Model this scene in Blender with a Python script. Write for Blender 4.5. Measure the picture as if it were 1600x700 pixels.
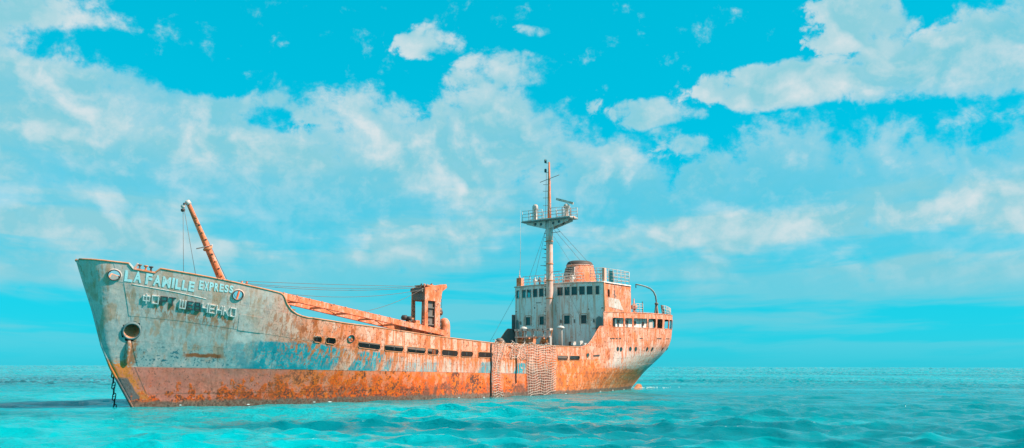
import bpy, bmesh, math, random
import numpy as np
from mathutils import Vector, Matrix

random.seed(7)
rng = np.random.default_rng(11)
scene = bpy.context.scene
col = scene.collection
for o in list(bpy.data.objects):
    bpy.data.objects.remove(o)

# ------------------------------------------------------------------ camera
PITCH = math.radians(9.0105)
ROLL = math.radians(0.1432)
cam_d = bpy.data.cameras.new("camera")
cam_d.sensor_width = 36.0
cam_d.lens = 36.0 * 1400.0 / 1600.0
cam_d.clip_start = 0.1
cam_d.clip_end = 60000.0
cam = bpy.data.objects.new("camera", cam_d)
col.objects.link(cam)
cam.matrix_world = (Matrix.Translation((0, 0, 2.5)) @ Matrix.Rotation(math.radians(90) + PITCH, 4, 'X')
                    @ Matrix.Rotation(ROLL, 4, 'Z'))
scene.camera = cam

# ------------------------------------------------------------------ small node language
class V:
    """A socket with arithmetic that adds Math nodes."""
    def __init__(s, nt, sock): s.nt, s.s = nt, sock
    def _m(s, op, b=None, c=None):
        n = s.nt.nodes.new("ShaderNodeMath"); n.operation = op
        for i, v in enumerate((s, b, c)):
            if v is None: continue
            if isinstance(v, V): s.nt.links.new(v.s, n.inputs[i])
            else: n.inputs[i].default_value = float(v)
        return V(s.nt, n.outputs[0])
    def __add__(s, o): return s._m('ADD', o)
    __radd__ = __add__
    def __mul__(s, o): return s._m('MULTIPLY', o)
    __rmul__ = __mul__
    def __sub__(s, o): return s._m('SUBTRACT', o)
    def __rsub__(s, o): return (s * -1.0) + o
    def __truediv__(s, o): return s._m('DIVIDE', o)
    def max(s, o): return s._m('MAXIMUM', o)
    def min(s, o): return s._m('MINIMUM', o)
    def abs(s): return s._m('ABSOLUTE')
    def pow(s, o): return s._m('POWER', o)
    def inv(s): return 1.0 - s
    def ss(s, a, b):
        """smoothstep from a to b (a may exceed b)"""
        n = s.nt.nodes.new("ShaderNodeMapRange"); n.interpolation_type = 'SMOOTHSTEP'
        lo, hi, t0, t1 = (a, b, 0., 1.) if a <= b else (b, a, 1., 0.)
        s.nt.links.new(s.s, n.inputs[0])
        n.inputs[1].default_value = lo; n.inputs[2].default_value = hi
        n.inputs[3].default_value = t0; n.inputs[4].default_value = t1
        return V(s.nt, n.outputs[0])
    def band(s, a, b, soft):
        return s.ss(a - soft, a + soft) * s.ss(b + soft, b - soft)

class Net:
    def __init__(s, nt): s.nt = nt
    def node(s, t, **k):
        n = s.nt.nodes.new(t)
        for a, b in k.items(): setattr(n, a, b)
        return n
    def coord(s, kind="Object"):
        return s.node("ShaderNodeTexCoord").outputs[kind]
    def sep(s, vec):
        n = s.node("ShaderNodeSeparateXYZ"); s.nt.links.new(vec, n.inputs[0])
        return [V(s.nt, o) for o in n.outputs]
    def comb(s, x, y, z):
        n = s.node("ShaderNodeCombineXYZ")
        for i, v in enumerate((x, y, z)):
            if isinstance(v, V): s.nt.links.new(v.s, n.inputs[i])
            else: n.inputs[i].default_value = float(v)
        return n.outputs[0]
    def noise(s, vec, scale=1., detail=4., rough=.55, stretch=(1, 1, 1), off=(0, 0, 0), dist=0., dim='3D'):
        mp = s.node("ShaderNodeMapping"); s.nt.links.new(vec, mp.inputs[0])
        mp.inputs[1].default_value = off; mp.inputs[3].default_value = stretch
        n = s.node("ShaderNodeTexNoise", noise_dimensions=dim); s.nt.links.new(mp.outputs[0], n.inputs["Vector"])
        n.inputs["Scale"].default_value = scale; n.inputs["Detail"].default_value = detail
        n.inputs["Roughness"].default_value = rough; n.inputs["Distortion"].default_value = dist
        return V(s.nt, n.outputs[0])
    def voro(s, vec, scale=1., detail=2., rough=.5, stretch=(1, 1, 1), off=(0, 0, 0), smooth=.6):
        mp = s.node("ShaderNodeMapping"); s.nt.links.new(vec, mp.inputs[0])
        mp.inputs[1].default_value = off; mp.inputs[3].default_value = stretch
        n = s.node("ShaderNodeTexVoronoi", feature='SMOOTH_F1', voronoi_dimensions='2D'); n.normalize = True
        s.nt.links.new(mp.outputs[0], n.inputs["Vector"])
        n.inputs["Scale"].default_value = scale; n.inputs["Detail"].default_value = detail
        n.inputs["Roughness"].default_value = rough; n.inputs["Smoothness"].default_value = smooth
        return V(s.nt, n.outputs["Distance"])
    def warp(s, vec, amt, scale, detail=4., off=(0, 0, 0)):
        n = s.node("ShaderNodeTexNoise", noise_dimensions='2D'); s.nt.links.new(vec, n.inputs["Vector"])
        n.inputs["Scale"].default_value = scale; n.inputs["Detail"].default_value = detail
        a = s.node("ShaderNodeVectorMath", operation='SUBTRACT'); s.nt.links.new(n.outputs[1], a.inputs[0]); a.inputs[1].default_value = (.5, .5, .5)
        b = s.node("ShaderNodeVectorMath", operation='SCALE'); s.nt.links.new(a.outputs[0], b.inputs[0]); b.inputs[3].default_value = amt
        c = s.node("ShaderNodeVectorMath", operation='ADD'); s.nt.links.new(vec, c.inputs[0]); s.nt.links.new(b.outputs[0], c.inputs[1])
        return c.outputs[0]
    def curve(s, x, pts):
        """piecewise linear function of x through pts (value range scaled inside)"""
        xs = [p[0] for p in pts]; ys = [p[1] for p in pts]
        x0, x1, y0, y1 = min(xs), max(xs), min(ys), max(ys) + 1e-6
        r = s.node("ShaderNodeValToRGB"); cr = r.color_ramp; cr.interpolation = 'LINEAR'
        q = (x - x0) / (x1 - x0)
        s.nt.links.new(q.s, r.inputs[0])
        while len(cr.elements) < len(pts): cr.elements.new(1.0)
        for e, (a, b) in zip(cr.elements, pts): e.position = (a - x0) / (x1 - x0)
        for e, (a, b) in zip(cr.elements, pts):
            v = (b - y0) / (y1 - y0); e.color = (v, v, v, 1)
        return V(s.nt, r.outputs[0]) * (y1 - y0) + y0
    def mix(s, f, a, b):
        n = s.node("ShaderNodeMix", data_type='RGBA'); n.clamp_factor = True
        for i, v in ((0, f), (6, a), (7, b)):
            if isinstance(v, V): s.nt.links.new(v.s, n.inputs[i])
            elif isinstance(v, tuple): n.inputs[i].default_value = (*v, 1)
            elif isinstance(v, (int, float)): n.inputs[i].default_value = v
            else: s.nt.links.new(v, n.inputs[i])
        return n.outputs[2]
    def gain(s, c, f):
        n = s.node("ShaderNodeVectorMath", operation='SCALE')
        s.nt.links.new(c, n.inputs[0])
        if isinstance(f, V): s.nt.links.new(f.s, n.inputs[3])
        else: n.inputs[3].default_value = f
        return n.outputs[0]

# ------------------------------------------------------------------ sun
SUN_DIR = Vector((0.94, -0.19, 0.0)).normalized()
SUN_EL = math.radians(43)
sun_vec = Vector((SUN_DIR.x * math.cos(SUN_EL), SUN_DIR.y * math.cos(SUN_EL), math.sin(SUN_EL)))
sun_d = bpy.data.lights.new("sun", 'SUN')
sun_d.energy = 5.0
sun_d.angle = math.radians(0.55)
sun_d.color = (1.0, 0.86, 0.73)
sun = bpy.data.objects.new("sun", sun_d)
sun.rotation_euler = sun_vec.to_track_quat('Z', 'Y').to_euler()
sun.location = (60, 0, 80)
col.objects.link(sun)

# ------------------------------------------------------------------ world: graded sky and clouds
world = bpy.data.worlds.new("World"); scene.world = world; world.use_nodes = True
wt = world.node_tree; wt.nodes.clear(); W = Net(wt)
sky = W.node("ShaderNodeTexSky", sky_type='NISHITA')
sky.sun_disc = False
sky.sun_elevation = SUN_EL
sky.sun_rotation = math.atan2(sun_vec.x, sun_vec.y)
sky.air_density = 1.0; sky.dust_density = 0.6; sky.ozone_density = 1.5
bwn = W.node("ShaderNodeRGBToBW"); wt.links.new(sky.outputs[0], bwn.inputs[0])
lum = V(wt, bwn.outputs[0]).max(.001).pow(.28)          # the photograph's sky hardly pales towards the horizon
SKY_TOP, SKY_LOW = (.0, 2.83, 4.05), (.07, 2.8, 3.45)
CLOUD_LO, CLOUD_HI = (1.55, 4.3, 5.0), (5.9, 5.9, 5.9)
dirv = W.coord("Generated")
dx, dy, dz = W.sep(dirv)
az = dx._m('ARCTAN2', dy) * (180 / math.pi)
el = dz._m('ARCSINE') * (180 / math.pi)
# degrees on the dome; rows close up towards the horizon as in a real cloud layer
persp = (el.max(0.) + 5.0).pow(-1.0)
row_ = (el.max(0.) + 5.0)._m('LOGARITHM', math.e) * 9.0
flat = W.comb(az * persp * 9.0 * .10, row_ * .22, 0.0)          # layered coordinates
ang = W.comb(az * 0.10, el * 0.12, 0.0)                          # billow coordinates
wang = W.warp(ang, .55, 1.6, 5)
f_big = W.noise(flat, 1.0, 5, .55, off=(7.3, 3.1, 1), dim='2D')
f_edge = W.noise(wang, 2.2, 9, .62, off=(3, 1, 0), dim='2D')
f_fine = W.noise(ang, 7.5, 6, .62, off=(6, 2, 0), dim='2D')
vb = W.voro(wang, 1.7, 2.0, .5, off=(1, 2, 0), smooth=.5)
vb2 = W.voro(wang, 1.7, 2.0, .5, off=(.94, 1.90, 0), smooth=.5)   # the same billows looked at from the sun side
strk = W.noise(W.warp(flat, .25, 1.2, 3), 1.0, 6, .55, stretch=(.42, 2.3, 1), off=(2, 7, 0), dim='2D')
azk = az + (f_edge - .5) * 7.0
elk = el + (f_big - .5) * 3.0
top = W.curve(azk, [(-40, 24), (-29.5, 23.0), (-26, 21.0), (-23.5, 19.6), (-20, 18.6), (-17.5, 17.4), (-14.5, 17.2), (-12, 16.9),
                   (-9.5, 17.3), (-7, 17.0), (-4.5, 18.2), (-2, 18.8), (1, 18.2), (2.2, 16.2), (4.5, 15.3), (8, 14.6), (9.4, 13.2),
                   (10, 12.4), (10.8, 13.9), (13, 14.7), (17.5, 14.7), (22, 14.0), (29, 13.7), (40, 14.5)])
def blob(a0, e0, ra, re, amp=1.0):
    da = (azk - a0) / ra; de = (elk - e0) / re
    return (da * da + de * de).ss(4.2, 0.0) * amp
bank = (top - elk) * 0.20
right = blob(26.5, 17.6, 5.8, 1.6).max(blob(18.0, 17.5, 4.6, 1.15)).max(blob(22.0, 20.2, 2.0, 1.9, .95)).max(blob(31.5, 18.0, 6, 2.0)).max(
        blob(8.6, 16.2, 2.3, .8, .9)).max(blob(-5.4, 20.9, 1.5, .75, .68)).max(blob(-1.5, 19.0, 3.0, 1.2, .72)).max(blob(38, 19, 6, 2.5)).max(
        blob(.8, 21.4, 1.0, .35, .6)).max(blob(19.4, 20.0, .7, .4, .7))
holes = blob(-26.5, 18.4, 3.2, .9).max(blob(-21.2, 17.3, 2.4, .9)).max(blob(-15.2, 15.0, 1.3, .5, .8))
high = (W.noise(flat, 1.1, 6, .55, off=(1, 8, 3), dim='2D') - .42) * el.ss(23.5, 30) * 4.0  # unseen clouds above the view, coverage raised to add neutral fill light
cov = bank.min(.60).max(right * 1.25 - .62).max(high - .3) - holes * .70
dens = cov + (f_edge - .5) * 1.5 + (.42 - vb) * .5 + (f_fine - .5) * .95
alpha = dens.ss(-.10, .42)
thick = (dens * .75 + (f_big - .5) * 1.2).ss(-.15, .7)
veil = thick * .46 + .50                                    # thin cloud lets the blue through
# blue windows inside the bank, larger lower down
gaps = (f_big + (strk - .5) * 1.1).ss(.33, .56)
veil = veil * (1.0 - gaps.inv() * (el.ss(13.5, 8.0) * .48 + .12))
lowk = (el + (f_big - .5) * 9).ss(8.0, 3.5)
body = alpha * veil * lowk.inv() + strk.ss(.38, .62) * .58 * lowk
body = body * el.ss(-.5, 3.5) + el.ss(3.5, -.5) * .10
sunside = ((vb2 - vb) * 3.4 + (f_fine - .5) * .9 + (f_edge - .5) * 1.6 + .26).max(0.).min(1.0)
crown = dens.ss(-.02, .18) * dens.ss(.62, .16)
bright = (sunside * (.32 + thick * .40) + crown * .26 + thick * .08) * (el + (f_big - .5) * 5).ss(3.0, 9.5)
cl = W.mix(bright.min(1.0), CLOUD_LO, CLOUD_HI)
deepc = W.mix(el.ss(12, 0), SKY_TOP, SKY_LOW)
clear = W.gain(deepc, lum)
skyc = W.mix(body.min(1.0), clear, cl)
bg = W.node("ShaderNodeBackground"); wt.links.new(skyc, bg.inputs[0]); bg.inputs[1].default_value = 0.1
wo = W.node("ShaderNodeOutputWorld"); wt.links.new(bg.outputs[0], wo.inputs[0])
world.cycles.sampling_method = 'MANUAL'; world.cycles.sample_map_resolution = 1024

# ------------------------------------------------------------------ exposure
vs = scene.view_settings
vs.view_transform = 'Standard'; vs.look = 'None'; vs.gamma = 1.0; vs.use_curve_mapping = False
vs.exposure = 0.5
scene.cycles.max_bounces = 6
scene.cycles.use_denoising = True

# ------------------------------------------------------------------ materials
MAT = {}
def new_mat(name):
    m = bpy.data.materials.new(name); m.use_nodes = True
    nt = m.node_tree; b = nt.nodes["Principled BSDF"]
    MAT[name] = m
    return m, nt, b, Net(nt)
def bump(N, b, h, strength=.4, dist=.02):
    n = N.node("ShaderNodeBump"); n.inputs["Strength"].default_value = strength; n.inputs["Distance"].default_value = dist
    N.nt.links.new(h.s, n.inputs["Height"]); N.nt.links.new(n.outputs[0], b.inputs["Normal"])
def finish(nt, b, colr, rough, spec=.3):
    nt.links.new(colr, b.inputs["Base Color"])
    if isinstance(rough, V): nt.links.new(rough.s, b.inputs["Roughness"])
    else: b.inputs["Roughness"].default_value = rough
    b.inputs["Specular IOR Level"].default_value = spec

ORANGE = (.87, .21, .085)
SALMON = (.88, .285, .155)
RUST = (.84, .092, .006)
BROWN = (.16, .055, .028)
DARK = (.045, .035, .034)

def hull_material():
    m, nt, b, N = new_mat("hull_paint")
    c = N.coord(); x, y, z = N.sep(c)
    nb = N.noise(c, .55, 5, .6)                                   # broad
    nm = N.noise(c, 2.1, 6, .62, off=(4, 0, 1))
    nf = N.noise(c, 6.5, 5, .65, off=(1, 0, 7))                   # fine
    nff = N.noise(c, 17., 3, .6)
    st = N.noise(c, 1.0, 5, .6, stretch=(2.6, 2.6, .30), off=(0, 0, 3))     # vertical streaks
    st2 = N.noise(c, 1.0, 4, .6, stretch=(5.5, 5.5, .35), off=(7, 0, 0))
    blk = N.noise(c, 1.0, 2, .5, stretch=(.75, .75, .12), off=(2, 0, 9))     # plate-sized patches along the side
    zr = N.curve(x, [(-6, 2.46), (-1, 2.4), (32, 1.86), (70, 1.8)])
    zsb = N.curve(x, [(-5, 5.6), (0, 5.15), (5, 4.55), (9.3, 4.05), (15.5, 3.55), (23.5, 3.2), (38, 3.03), (47, 3.2), (55, 3.6), (68, 4.2)])
    h = z - zr
    aft = (x + (nb - .5) * 5).ss(4.5, 9.5)
    # topsides: pale grey forward, washed with rust to salmon aft
    grey = N.mix(nm.ss(.35, .7), (.53, .455, .42), (.63, .53, .475))
    grey = N.mix(((z - zsb) - 1.45 + (nb - .5) * 1.6).ss(-.5, .7) * st.ss(.38, .60) * .75, grey, (.66, .40, .31))
    sal = N.mix(nm.ss(.38, .66), ORANGE, SALMON)
    sal = N.mix(st.ss(.50, .60) * .75, sal, (.68, .17, .05))
    sal = N.mix(st2.ss(.55, .63) * .55, sal, (.82, .52, .40))
    sal = N.mix((nm * .55 + nf * .45).ss(.545, .575) * .7, sal, (.36, .10, .045))
    sal = N.mix(nb.ss(.40, .60) * .55, sal, (.90, .45, .32))
    pn = N.noise(c, 1.15, 8, .70, stretch=(1, 1, .62), off=(5, 2, 8))
    drip = N.noise(c, 1.0, 5, .6, stretch=(4.2, 4.2, .14), off=(9, 0, 4))
    sal = N.mix(pn.ss(.525, .545) * .55, sal, (.86, .54, .42))
    sal = N.mix(pn.ss(.50, .522) * pn.ss(.545, .525) * .7, sal, (.34, .10, .05))
    sal = N.mix((drip + (nf - .5) * .15).ss(.54, .58) * .8, sal, (.60, .13, .03))
    sal = N.mix(pn.ss(.415, .39) * .9, sal, (.50, .10, .025))
    grey = N.mix((drip + (nf - .5) * .15).ss(.57, .62) * .55, grey, (.46, .22, .12))
    grey = N.mix(pn.ss(.40, .38) * .55, grey, (.30, .33, .33))
    topc = N.mix(aft, grey, sal)
    # pale paint left under the aft quarter
    quarter = (x + (nb - .5) * 6).ss(45.5, 48.5) * z.ss(1.6, 2.6) * (z + (st - .5) * 2.6).ss(5.2, 3.6)
    topc = N.mix(quarter * st2.ss(.40, .55) * .8, topc, (.66, .56, .50))
    # the blue band over the boot line
    bt = N.curve(x, [(-6, 3.4), (3, 3.55), (6, 4.05), (10, 3.95), (13, 3.5), (18, 3.1), (26, 2.85), (34, 2.75), (44, 2.6), (48, 2.3), (70, 2.2)])
    inb = h.ss(-.01, .03) * (z - bt + (nm - .5) * .5).ss(.08, -.12)
    left = (x + (nb - .5) * 3.0).ss(3.4, 6.4)
    right = (x + (st - .5) * 2.0 - (z - 2.2) * .5).ss(11.9, 11.2)
    xs_ = x - (z - 2.1) * .45 + (nm - .5) * .5 + (st2 - .5) * .8
    patch = None
    for a_, b_, k_, zt_ in ((12.7, 15.0, 1.0, 3.45), (17.5, 18.7, .55, 2.7), (19.2, 21.1, .6, 2.75), (26.2, 27.7, .85, 2.8), (30.9, 32.6, 1.0, 2.75), (15.6, 16.2, .8, 3.0), (41.0, 41.8, .3, 3.2)):
        q_ = xs_.band(a_, b_, .10) * (z + (nm - .5) * .5).ss(zt_ + .1, zt_ - .1) * k_
        patch = q_ if patch is None else patch.max(q_)
    worn_ = (nf * .6 + nm * .4).ss(.575, .54)
    blue_m = h.ss(-.01, .03) * (inb * left * right * (worn_ * .6 + .4)).max(patch * worn_)
    blue = N.mix(nm.ss(.4, .68), (.008, .27, .33), (.02, .40, .46))
    blue = N.mix(st.ss(.52, .66) * .6, blue, (.40, .46, .44))
    # worn teal at the bow, chips of it
    bow = (x + (nb - .5) * 2).ss(7.5, 3.5)
    teal_b = bow * h.ss(0, .1) * (z + (nm - .5) * 4.0 + (nb - .5) * 3).ss(6.6, 3.2) * (nm * .5 + st * .5).ss(.34, .56)
    topc = N.mix(teal_b * .72, topc, (.17, .34, .35))
    chips = bow * h.ss(.0, .1) * (z + (nb - .5) * 2.0).ss(4.0, 3.0) * (nf * .6 + N.noise(c, 3.2, 4, .6, stretch=(.6, .6, 1.6)) * .4).ss(.545, .57)
    topc = N.mix(chips, topc, (.03, .17, .21))
    palep = inb * (x).ss(11, 14) * x.ss(47, 45) * st.ss(.42, .56)
    topc = N.mix(palep * .7, topc, (.52, .47, .42))
    smear = (x + (nm - .5) * 1.6 + (z - 4.3) * .8).band(4.2, 6.2, .3) * (z + (nm - .5) * 1.2).band(3.9, 4.5, .15)
    topc = N.mix(smear * .75, topc, (.62, .60, .57))
    topc = N.mix(blue_m, topc, blue)
    # rust runs
    runs = st2.ss(.49, .57) * ((z - zsb) + .06).ss(.12, -.02) * ((z - zsb) + 1.7).ss(0, 1.1) * x.ss(6.5, 9) * x.ss(46, 44)
    topc = N.mix(runs * .9, topc, (.62, .155, .035))
    lett = (x).band(-.4, 4.3, .25) * (z - (6.22 - x * .19)).ss(.12, -.05) * (z - (6.22 - x * .19)).ss(-1.55, -.2) * st2.ss(.45, .54)
    topc = N.mix(lett * .85, topc, (.40, .145, .055))
    lett2 = N.noise(c, 1.0, 4, .55, stretch=(1.5, 1.5, .17), off=(3, 0, 1)).ss(.54, .61) * bow * h.ss(.2, .8)
    topc = N.mix(lett2 * .55, topc, (.50, .24, .12))
    # horizontal scrape at the bow
    scr = (x + (nm - .5) * .8).band(2.0, 4.2, .2) * (z - 3.15 + (nm - .5) * .35 + x * .02).abs().ss(.17, .06)
    topc = N.mix(scr, topc, (.30, .10, .04))
    # boot topping: dull red forward, orange scale aft
    red = N.mix(nm.ss(.3, .7), (.62, .17, .12), (.64, .215, .16))
    reda = N.mix(nm.ss(.35, .65), (.86, .19, .07), (.84, .25, .135))
    boot = N.mix((x + (nb - .5) * 8).ss(5, 15), red, reda)
    hz = z + (nb - .5) * 1.5
    blotch = N.noise(c, 1.0, 5, .66, stretch=(1.25, 1.25, .8), off=(3, 3, 5))
    grow = N.curve(x, [(-5, .10), (2, .04), (8, .13), (14, .19), (24, .16), (31, .07), (36, .13), (50, .16), (70, .12)])
    sc = (blotch + grow + (hz).ss(1.9, .5) * .10 - .10)
    scale_m = sc.ss(.555, .60) * (z + (nm - .5)).ss(2.15, 1.5)
    rustc = N.mix(nf.ss(.35, .65), RUST, (.88, .145, .010))
    boot = N.mix(scale_m * .92, boot, rustc)
    dk = sc.ss(.57, .62) * nf.ss(.46, .52) * (hz).ss(1.75, .7)
    boot = N.mix(dk * .9, boot, (.11, .042, .034))
    boot = N.mix((blotch.ss(.43, .35) * nf.ss(.46, .56) * z.ss(1.9, .8)) * .7, boot, (.20, .09, .07))
    bn = N.noise(c, .9, 8, .72, stretch=(1, 1, .8), off=(2, 7, 5))
    aftb = (x + (nb - .5) * 4).ss(6, 12)
    boot = N.mix(bn.ss(.51, .53) * (aftb * .8 + .1), boot, (.90, .16, .012))
    boot = N.mix(bn.ss(.555, .57) * nf.ss(.42, .5) * (aftb * .75 + .25), boot, (.13, .05, .035))
    boot = N.mix(bn.ss(.43, .41) * (aftb * .7 + .2), boot, (.46, .14, .07))
    big = N.noise(c, .42, 5, .6, stretch=(.8, .8, 1.3), off=(6, 1, 2))
    boot = N.mix((big + (nf - .5) * .7).ss(.50, .55) * (z + (nm - .5)).ss(1.35, .75) * x.ss(6, 10) * .85, boot, (.19, .075, .05))
    boot = N.mix((st + (nf - .5) * .4).ss(.55, .62) * x.ss(8, 12) * .7, boot, (.88, .12, .008))
    colr = N.mix(h.ss(.015, -.015), topc, boot)
    # aft: the orange scale climbs over the boot line
    climb = (x + (nb - .5) * 4).ss(35.8, 37.2) * (z - N.curve(x, [(30, 3.1), (44.8, 3.2), (45.2, 2.4), (70, 1.9)]) + (nm - .5) * .7).ss(.1, -.15)
    och = N.mix(nm.ss(.35, .65), (.88, .17, .022), (.88, .22, .07))
    och = N.mix(pn.ss(.53, .55) * .8, och, (.88, .36, .20))
    och = N.mix(pn.ss(.43, .41) * .8, och, (.44, .12, .05))
    och = N.mix(nf.ss(.54, .58) * .65, och, (.26, .09, .05))
    colr = N.mix(climb * .95, colr, och)
    tealst = (x + (nm - .5) * 4).ss(57.5, 61.0) * (z + (st - .5) * 2).ss(4.9, 3.6) * z.ss(1.2, 2.2)
    colr = N.mix(tealst * .85 * st.ss(.36, .50), colr, (.19, .33, .36))
    # stem: bare rust low down with a dark torn patch
    dst = x - N.curve(z, [(-1.6, .9), (0, 0), (2.33, -1.55), (3.63, -2.2), (5.83, -2.98), (9.2, -4.3)])
    stem_m = (dst + (nm - .5) * 1.2).ss(1.25, .7) * (z + (nm - .5) * .8).ss(3.0, 2.5)
    colr = N.mix(stem_m * nf.ss(.36, .5), colr, (.74, .21, .04))
    torn = (dst + (nm - .5) * .25 - (z - 1.2) * -.12).ss(.62, .50) * (z + (nm - .5) * .2).band(.35, 1.75, .1)
    colr = N.mix(torn, colr, (.15, .13, .125))
    pale = (dst + (nm - .5)).ss(1.5, .8) * (z + (nm - .5) * .7).band(2.9, 3.5, .2) * nf.ss(.42, .52)
    colr = N.mix(pale * .8, colr, (.50, .46, .42))
    # rust under the hawse pipe
    haw = ((x + .95 - (z - 4.5) * -.10) + (nm - .5) * .35).abs().ss(.42, .2) * z.ss(2.3, 2.7) * z.ss(4.2, 3.8) * nf.ss(.38, .5)
    colr = N.mix(haw * .9, colr, (.40, .15, .06))
    scab = (N.noise(c, .85, 6, .66, off=(8, 2, 3)) + (z + .2).ss(1.9, .2) * .10).ss(.60, .63) * z.ss(1.7, 1.3) * x.ss(10, 4)
    colr = N.mix(scab * .9, colr, N.mix(nf.ss(.46, .52), (.13, .05, .04), (.85, .13, .01)))
    # waterline growth
    wl = (z + (nm - .5) * .45 + (nb - .5) * .3).ss(.46, .26)
    colr = N.mix(wl * .9, colr, N.mix(nf.ss(.4, .6), (.10, .065, .05), (.24, .17, .13)))
    nets = (x + (nm - .5) * .6).band(32.8, 37.0, .2) * (z + (st - .5) * 2.2).ss(3.0, 1.4)  # dark rust behind the wide net, with the net's shade mixed into the colour
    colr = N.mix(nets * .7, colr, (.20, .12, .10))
    # pitting and specks
    pit = nf.ss(.60, .63) * (aft * .75 + .25).max(h.ss(.05, -.05))
    colr = N.mix(pit * .75, colr, (.16, .07, .05))
    pit2 = nff.ss(.62, .66) * nm.ss(.46, .54) * (aft * .7 + .3)
    colr = N.mix(pit2 * .8, colr, (.10, .055, .05))
    colr = N.gain(colr, N.noise(c, 9., 4, .6, stretch=(1, 1, .5), off=(0, 5, 2)).ss(.2, .8) * .22 + .89)
    finish(nt, b, colr, nm * .25 + .5, .25)
    dent = N.noise(c, .9, 3, .5, off=(3, 1, 4)) * .14 + (x * (math.pi / .75))._m('SINE').abs() * .010
    bump(N, b, dent + nf * .007 + scale_m * nf * .03 + nff * .002, .8, .6)
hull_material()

def rusty(name, base, alt, runs=.7, chip=.6, rustc=(.58, .18, .05), scale=1., dark=(.13, .065, .05), rough=.6, chipt=.60, peel=0.):
    m, nt, b, N = new_mat(name)
    c = N.coord(); x, y, z = N.sep(c)
    n1 = N.noise(c, 1.3 * scale, 6, .6); n2 = N.noise(c, 6. * scale, 5, .65, off=(3, 1, 2))
    stx = N.noise(c, 1.0 * scale, 5, .6, stretch=(3.6, 3.6, .28), off=(1, 4, 0))
    colr = N.mix(n1.ss(.35, .65), base, alt)
    pn = N.noise(c, 1.5 * scale, 8, .70, stretch=(1, 1, .6), off=(2, 6, 1))
    if peel:
        colr = N.mix(pn.ss(.53, .55) * peel, colr, tuple(min(.92, v * .7 + .3) for v in alt))
        colr = N.mix(pn.ss(.435, .41) * peel * 1.2, colr, tuple(v * .62 for v in rustc))
    colr = N.mix(stx.ss(.50, .60) * runs, colr, rustc)
    colr = N.mix((n2 * .65 + n1 * .35).ss(chipt - .03, chipt + .02) * chip, colr, dark)
    colr = N.gain(colr, n2 * .4 + .8)
    finish(nt, b, colr, rough, .25)
    bump(N, b, n2 * .02 + n1 * .03, .6, .3)
    return m
rusty("rust_orange", ORANGE, SALMON, .6, .85, (.62, .15, .04), 1.2, chipt=.575, peel=.5)
rusty("rust_deep", (.60, .21, .085), (.70, .30, .17), .6, .8)
rusty("house_white", (.82, .77, .735), (.88, .81, .765), .75, .8, (.78, .42, .30), 1.2, (.50, .19, .11), .55, .60, peel=.25)
rusty("rail_white", (.66, .60, .56), (.58, .42, .34), .5, .8, (.60, .26, .14), 1.5)
rusty("mast_pink", (.90, .56, .47), (.88, .46, .36), .7, .6, (.60, .24, .13), 1.4)
rusty("mast_pale", (.58, .60, .58), (.62, .55, .50), .5, .5, (.55, .27, .17), 1.4)
rusty("grey_steel", (.15, .15, .145), (.22, .18, .16), .6, .6, (.30, .14, .08))
rusty("dark_steel", (.055, .06, .062), (.10, .075, .065), .5, .6, (.20, .08, .045))
rusty("inner_teal", (.13, .22, .225), (.20, .24, .235), .4, .6, (.24, .15, .11))
rusty("letter_white", (.70, .70, .68), (.62, .60, .57), .25, .5, (.50, .26, .15), 2.)
rusty("letter_dark", (.035, .060, .065), (.06, .075, .08), .3, .3, (.2, .1, .06), 2.)
rusty("deck_rust", (.26, .13, .08), (.34, .18, .11), .3, .6)
rusty("rope_cream", (.76, .58, .48), (.60, .45, .37), .2, .5, (.42, .28, .2), 3., (.25, .17, .13), .9)
rusty("chain_iron", (.028, .05, .058), (.05, .06, .065), .3, .4, (.12, .06, .04), 3.)
rusty("wire_grey", (.16, .15, .14), (.24, .17, .14), .3, .3, (.25, .12, .07), 3.)
rusty("letter_blue", (.50, .80, .84), (.58, .84, .86), .3, .8, (.55, .48, .42), 1.6, (.52, .44, .38), .6, .575)

def glass():
    m, nt, b, N = new_mat("window_glass")
    nt.nodes.remove(b)
    tr = N.node("ShaderNodeBsdfTransparent"); tr.inputs[0].default_value = (.30, .62, .62, 1)
    gl = N.node("ShaderNodeBsdfGlossy"); gl.inputs[0].default_value = (.5, .8, .8, 1); gl.inputs[1].default_value = .08
    mx = N.node("ShaderNodeMixShader"); mx.inputs[0].default_value = .13
    nt.links.new(tr.outputs[0], mx.inputs[1]); nt.links.new(gl.outputs[0], mx.inputs[2])
    nt.links.new(mx.outputs[0], nt.nodes["Material Output"].inputs[0])
glass()

def dark_glass():
    m, nt, b, N = new_mat("dark_glass")
    c = N.coord(); n = N.noise(c, 1.5, 3)
    finish(nt, b, N.mix(n.ss(.3, .7), (.004, .05, .055), (.008, .085, .09)), .22, .5)
dark_glass()

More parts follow.
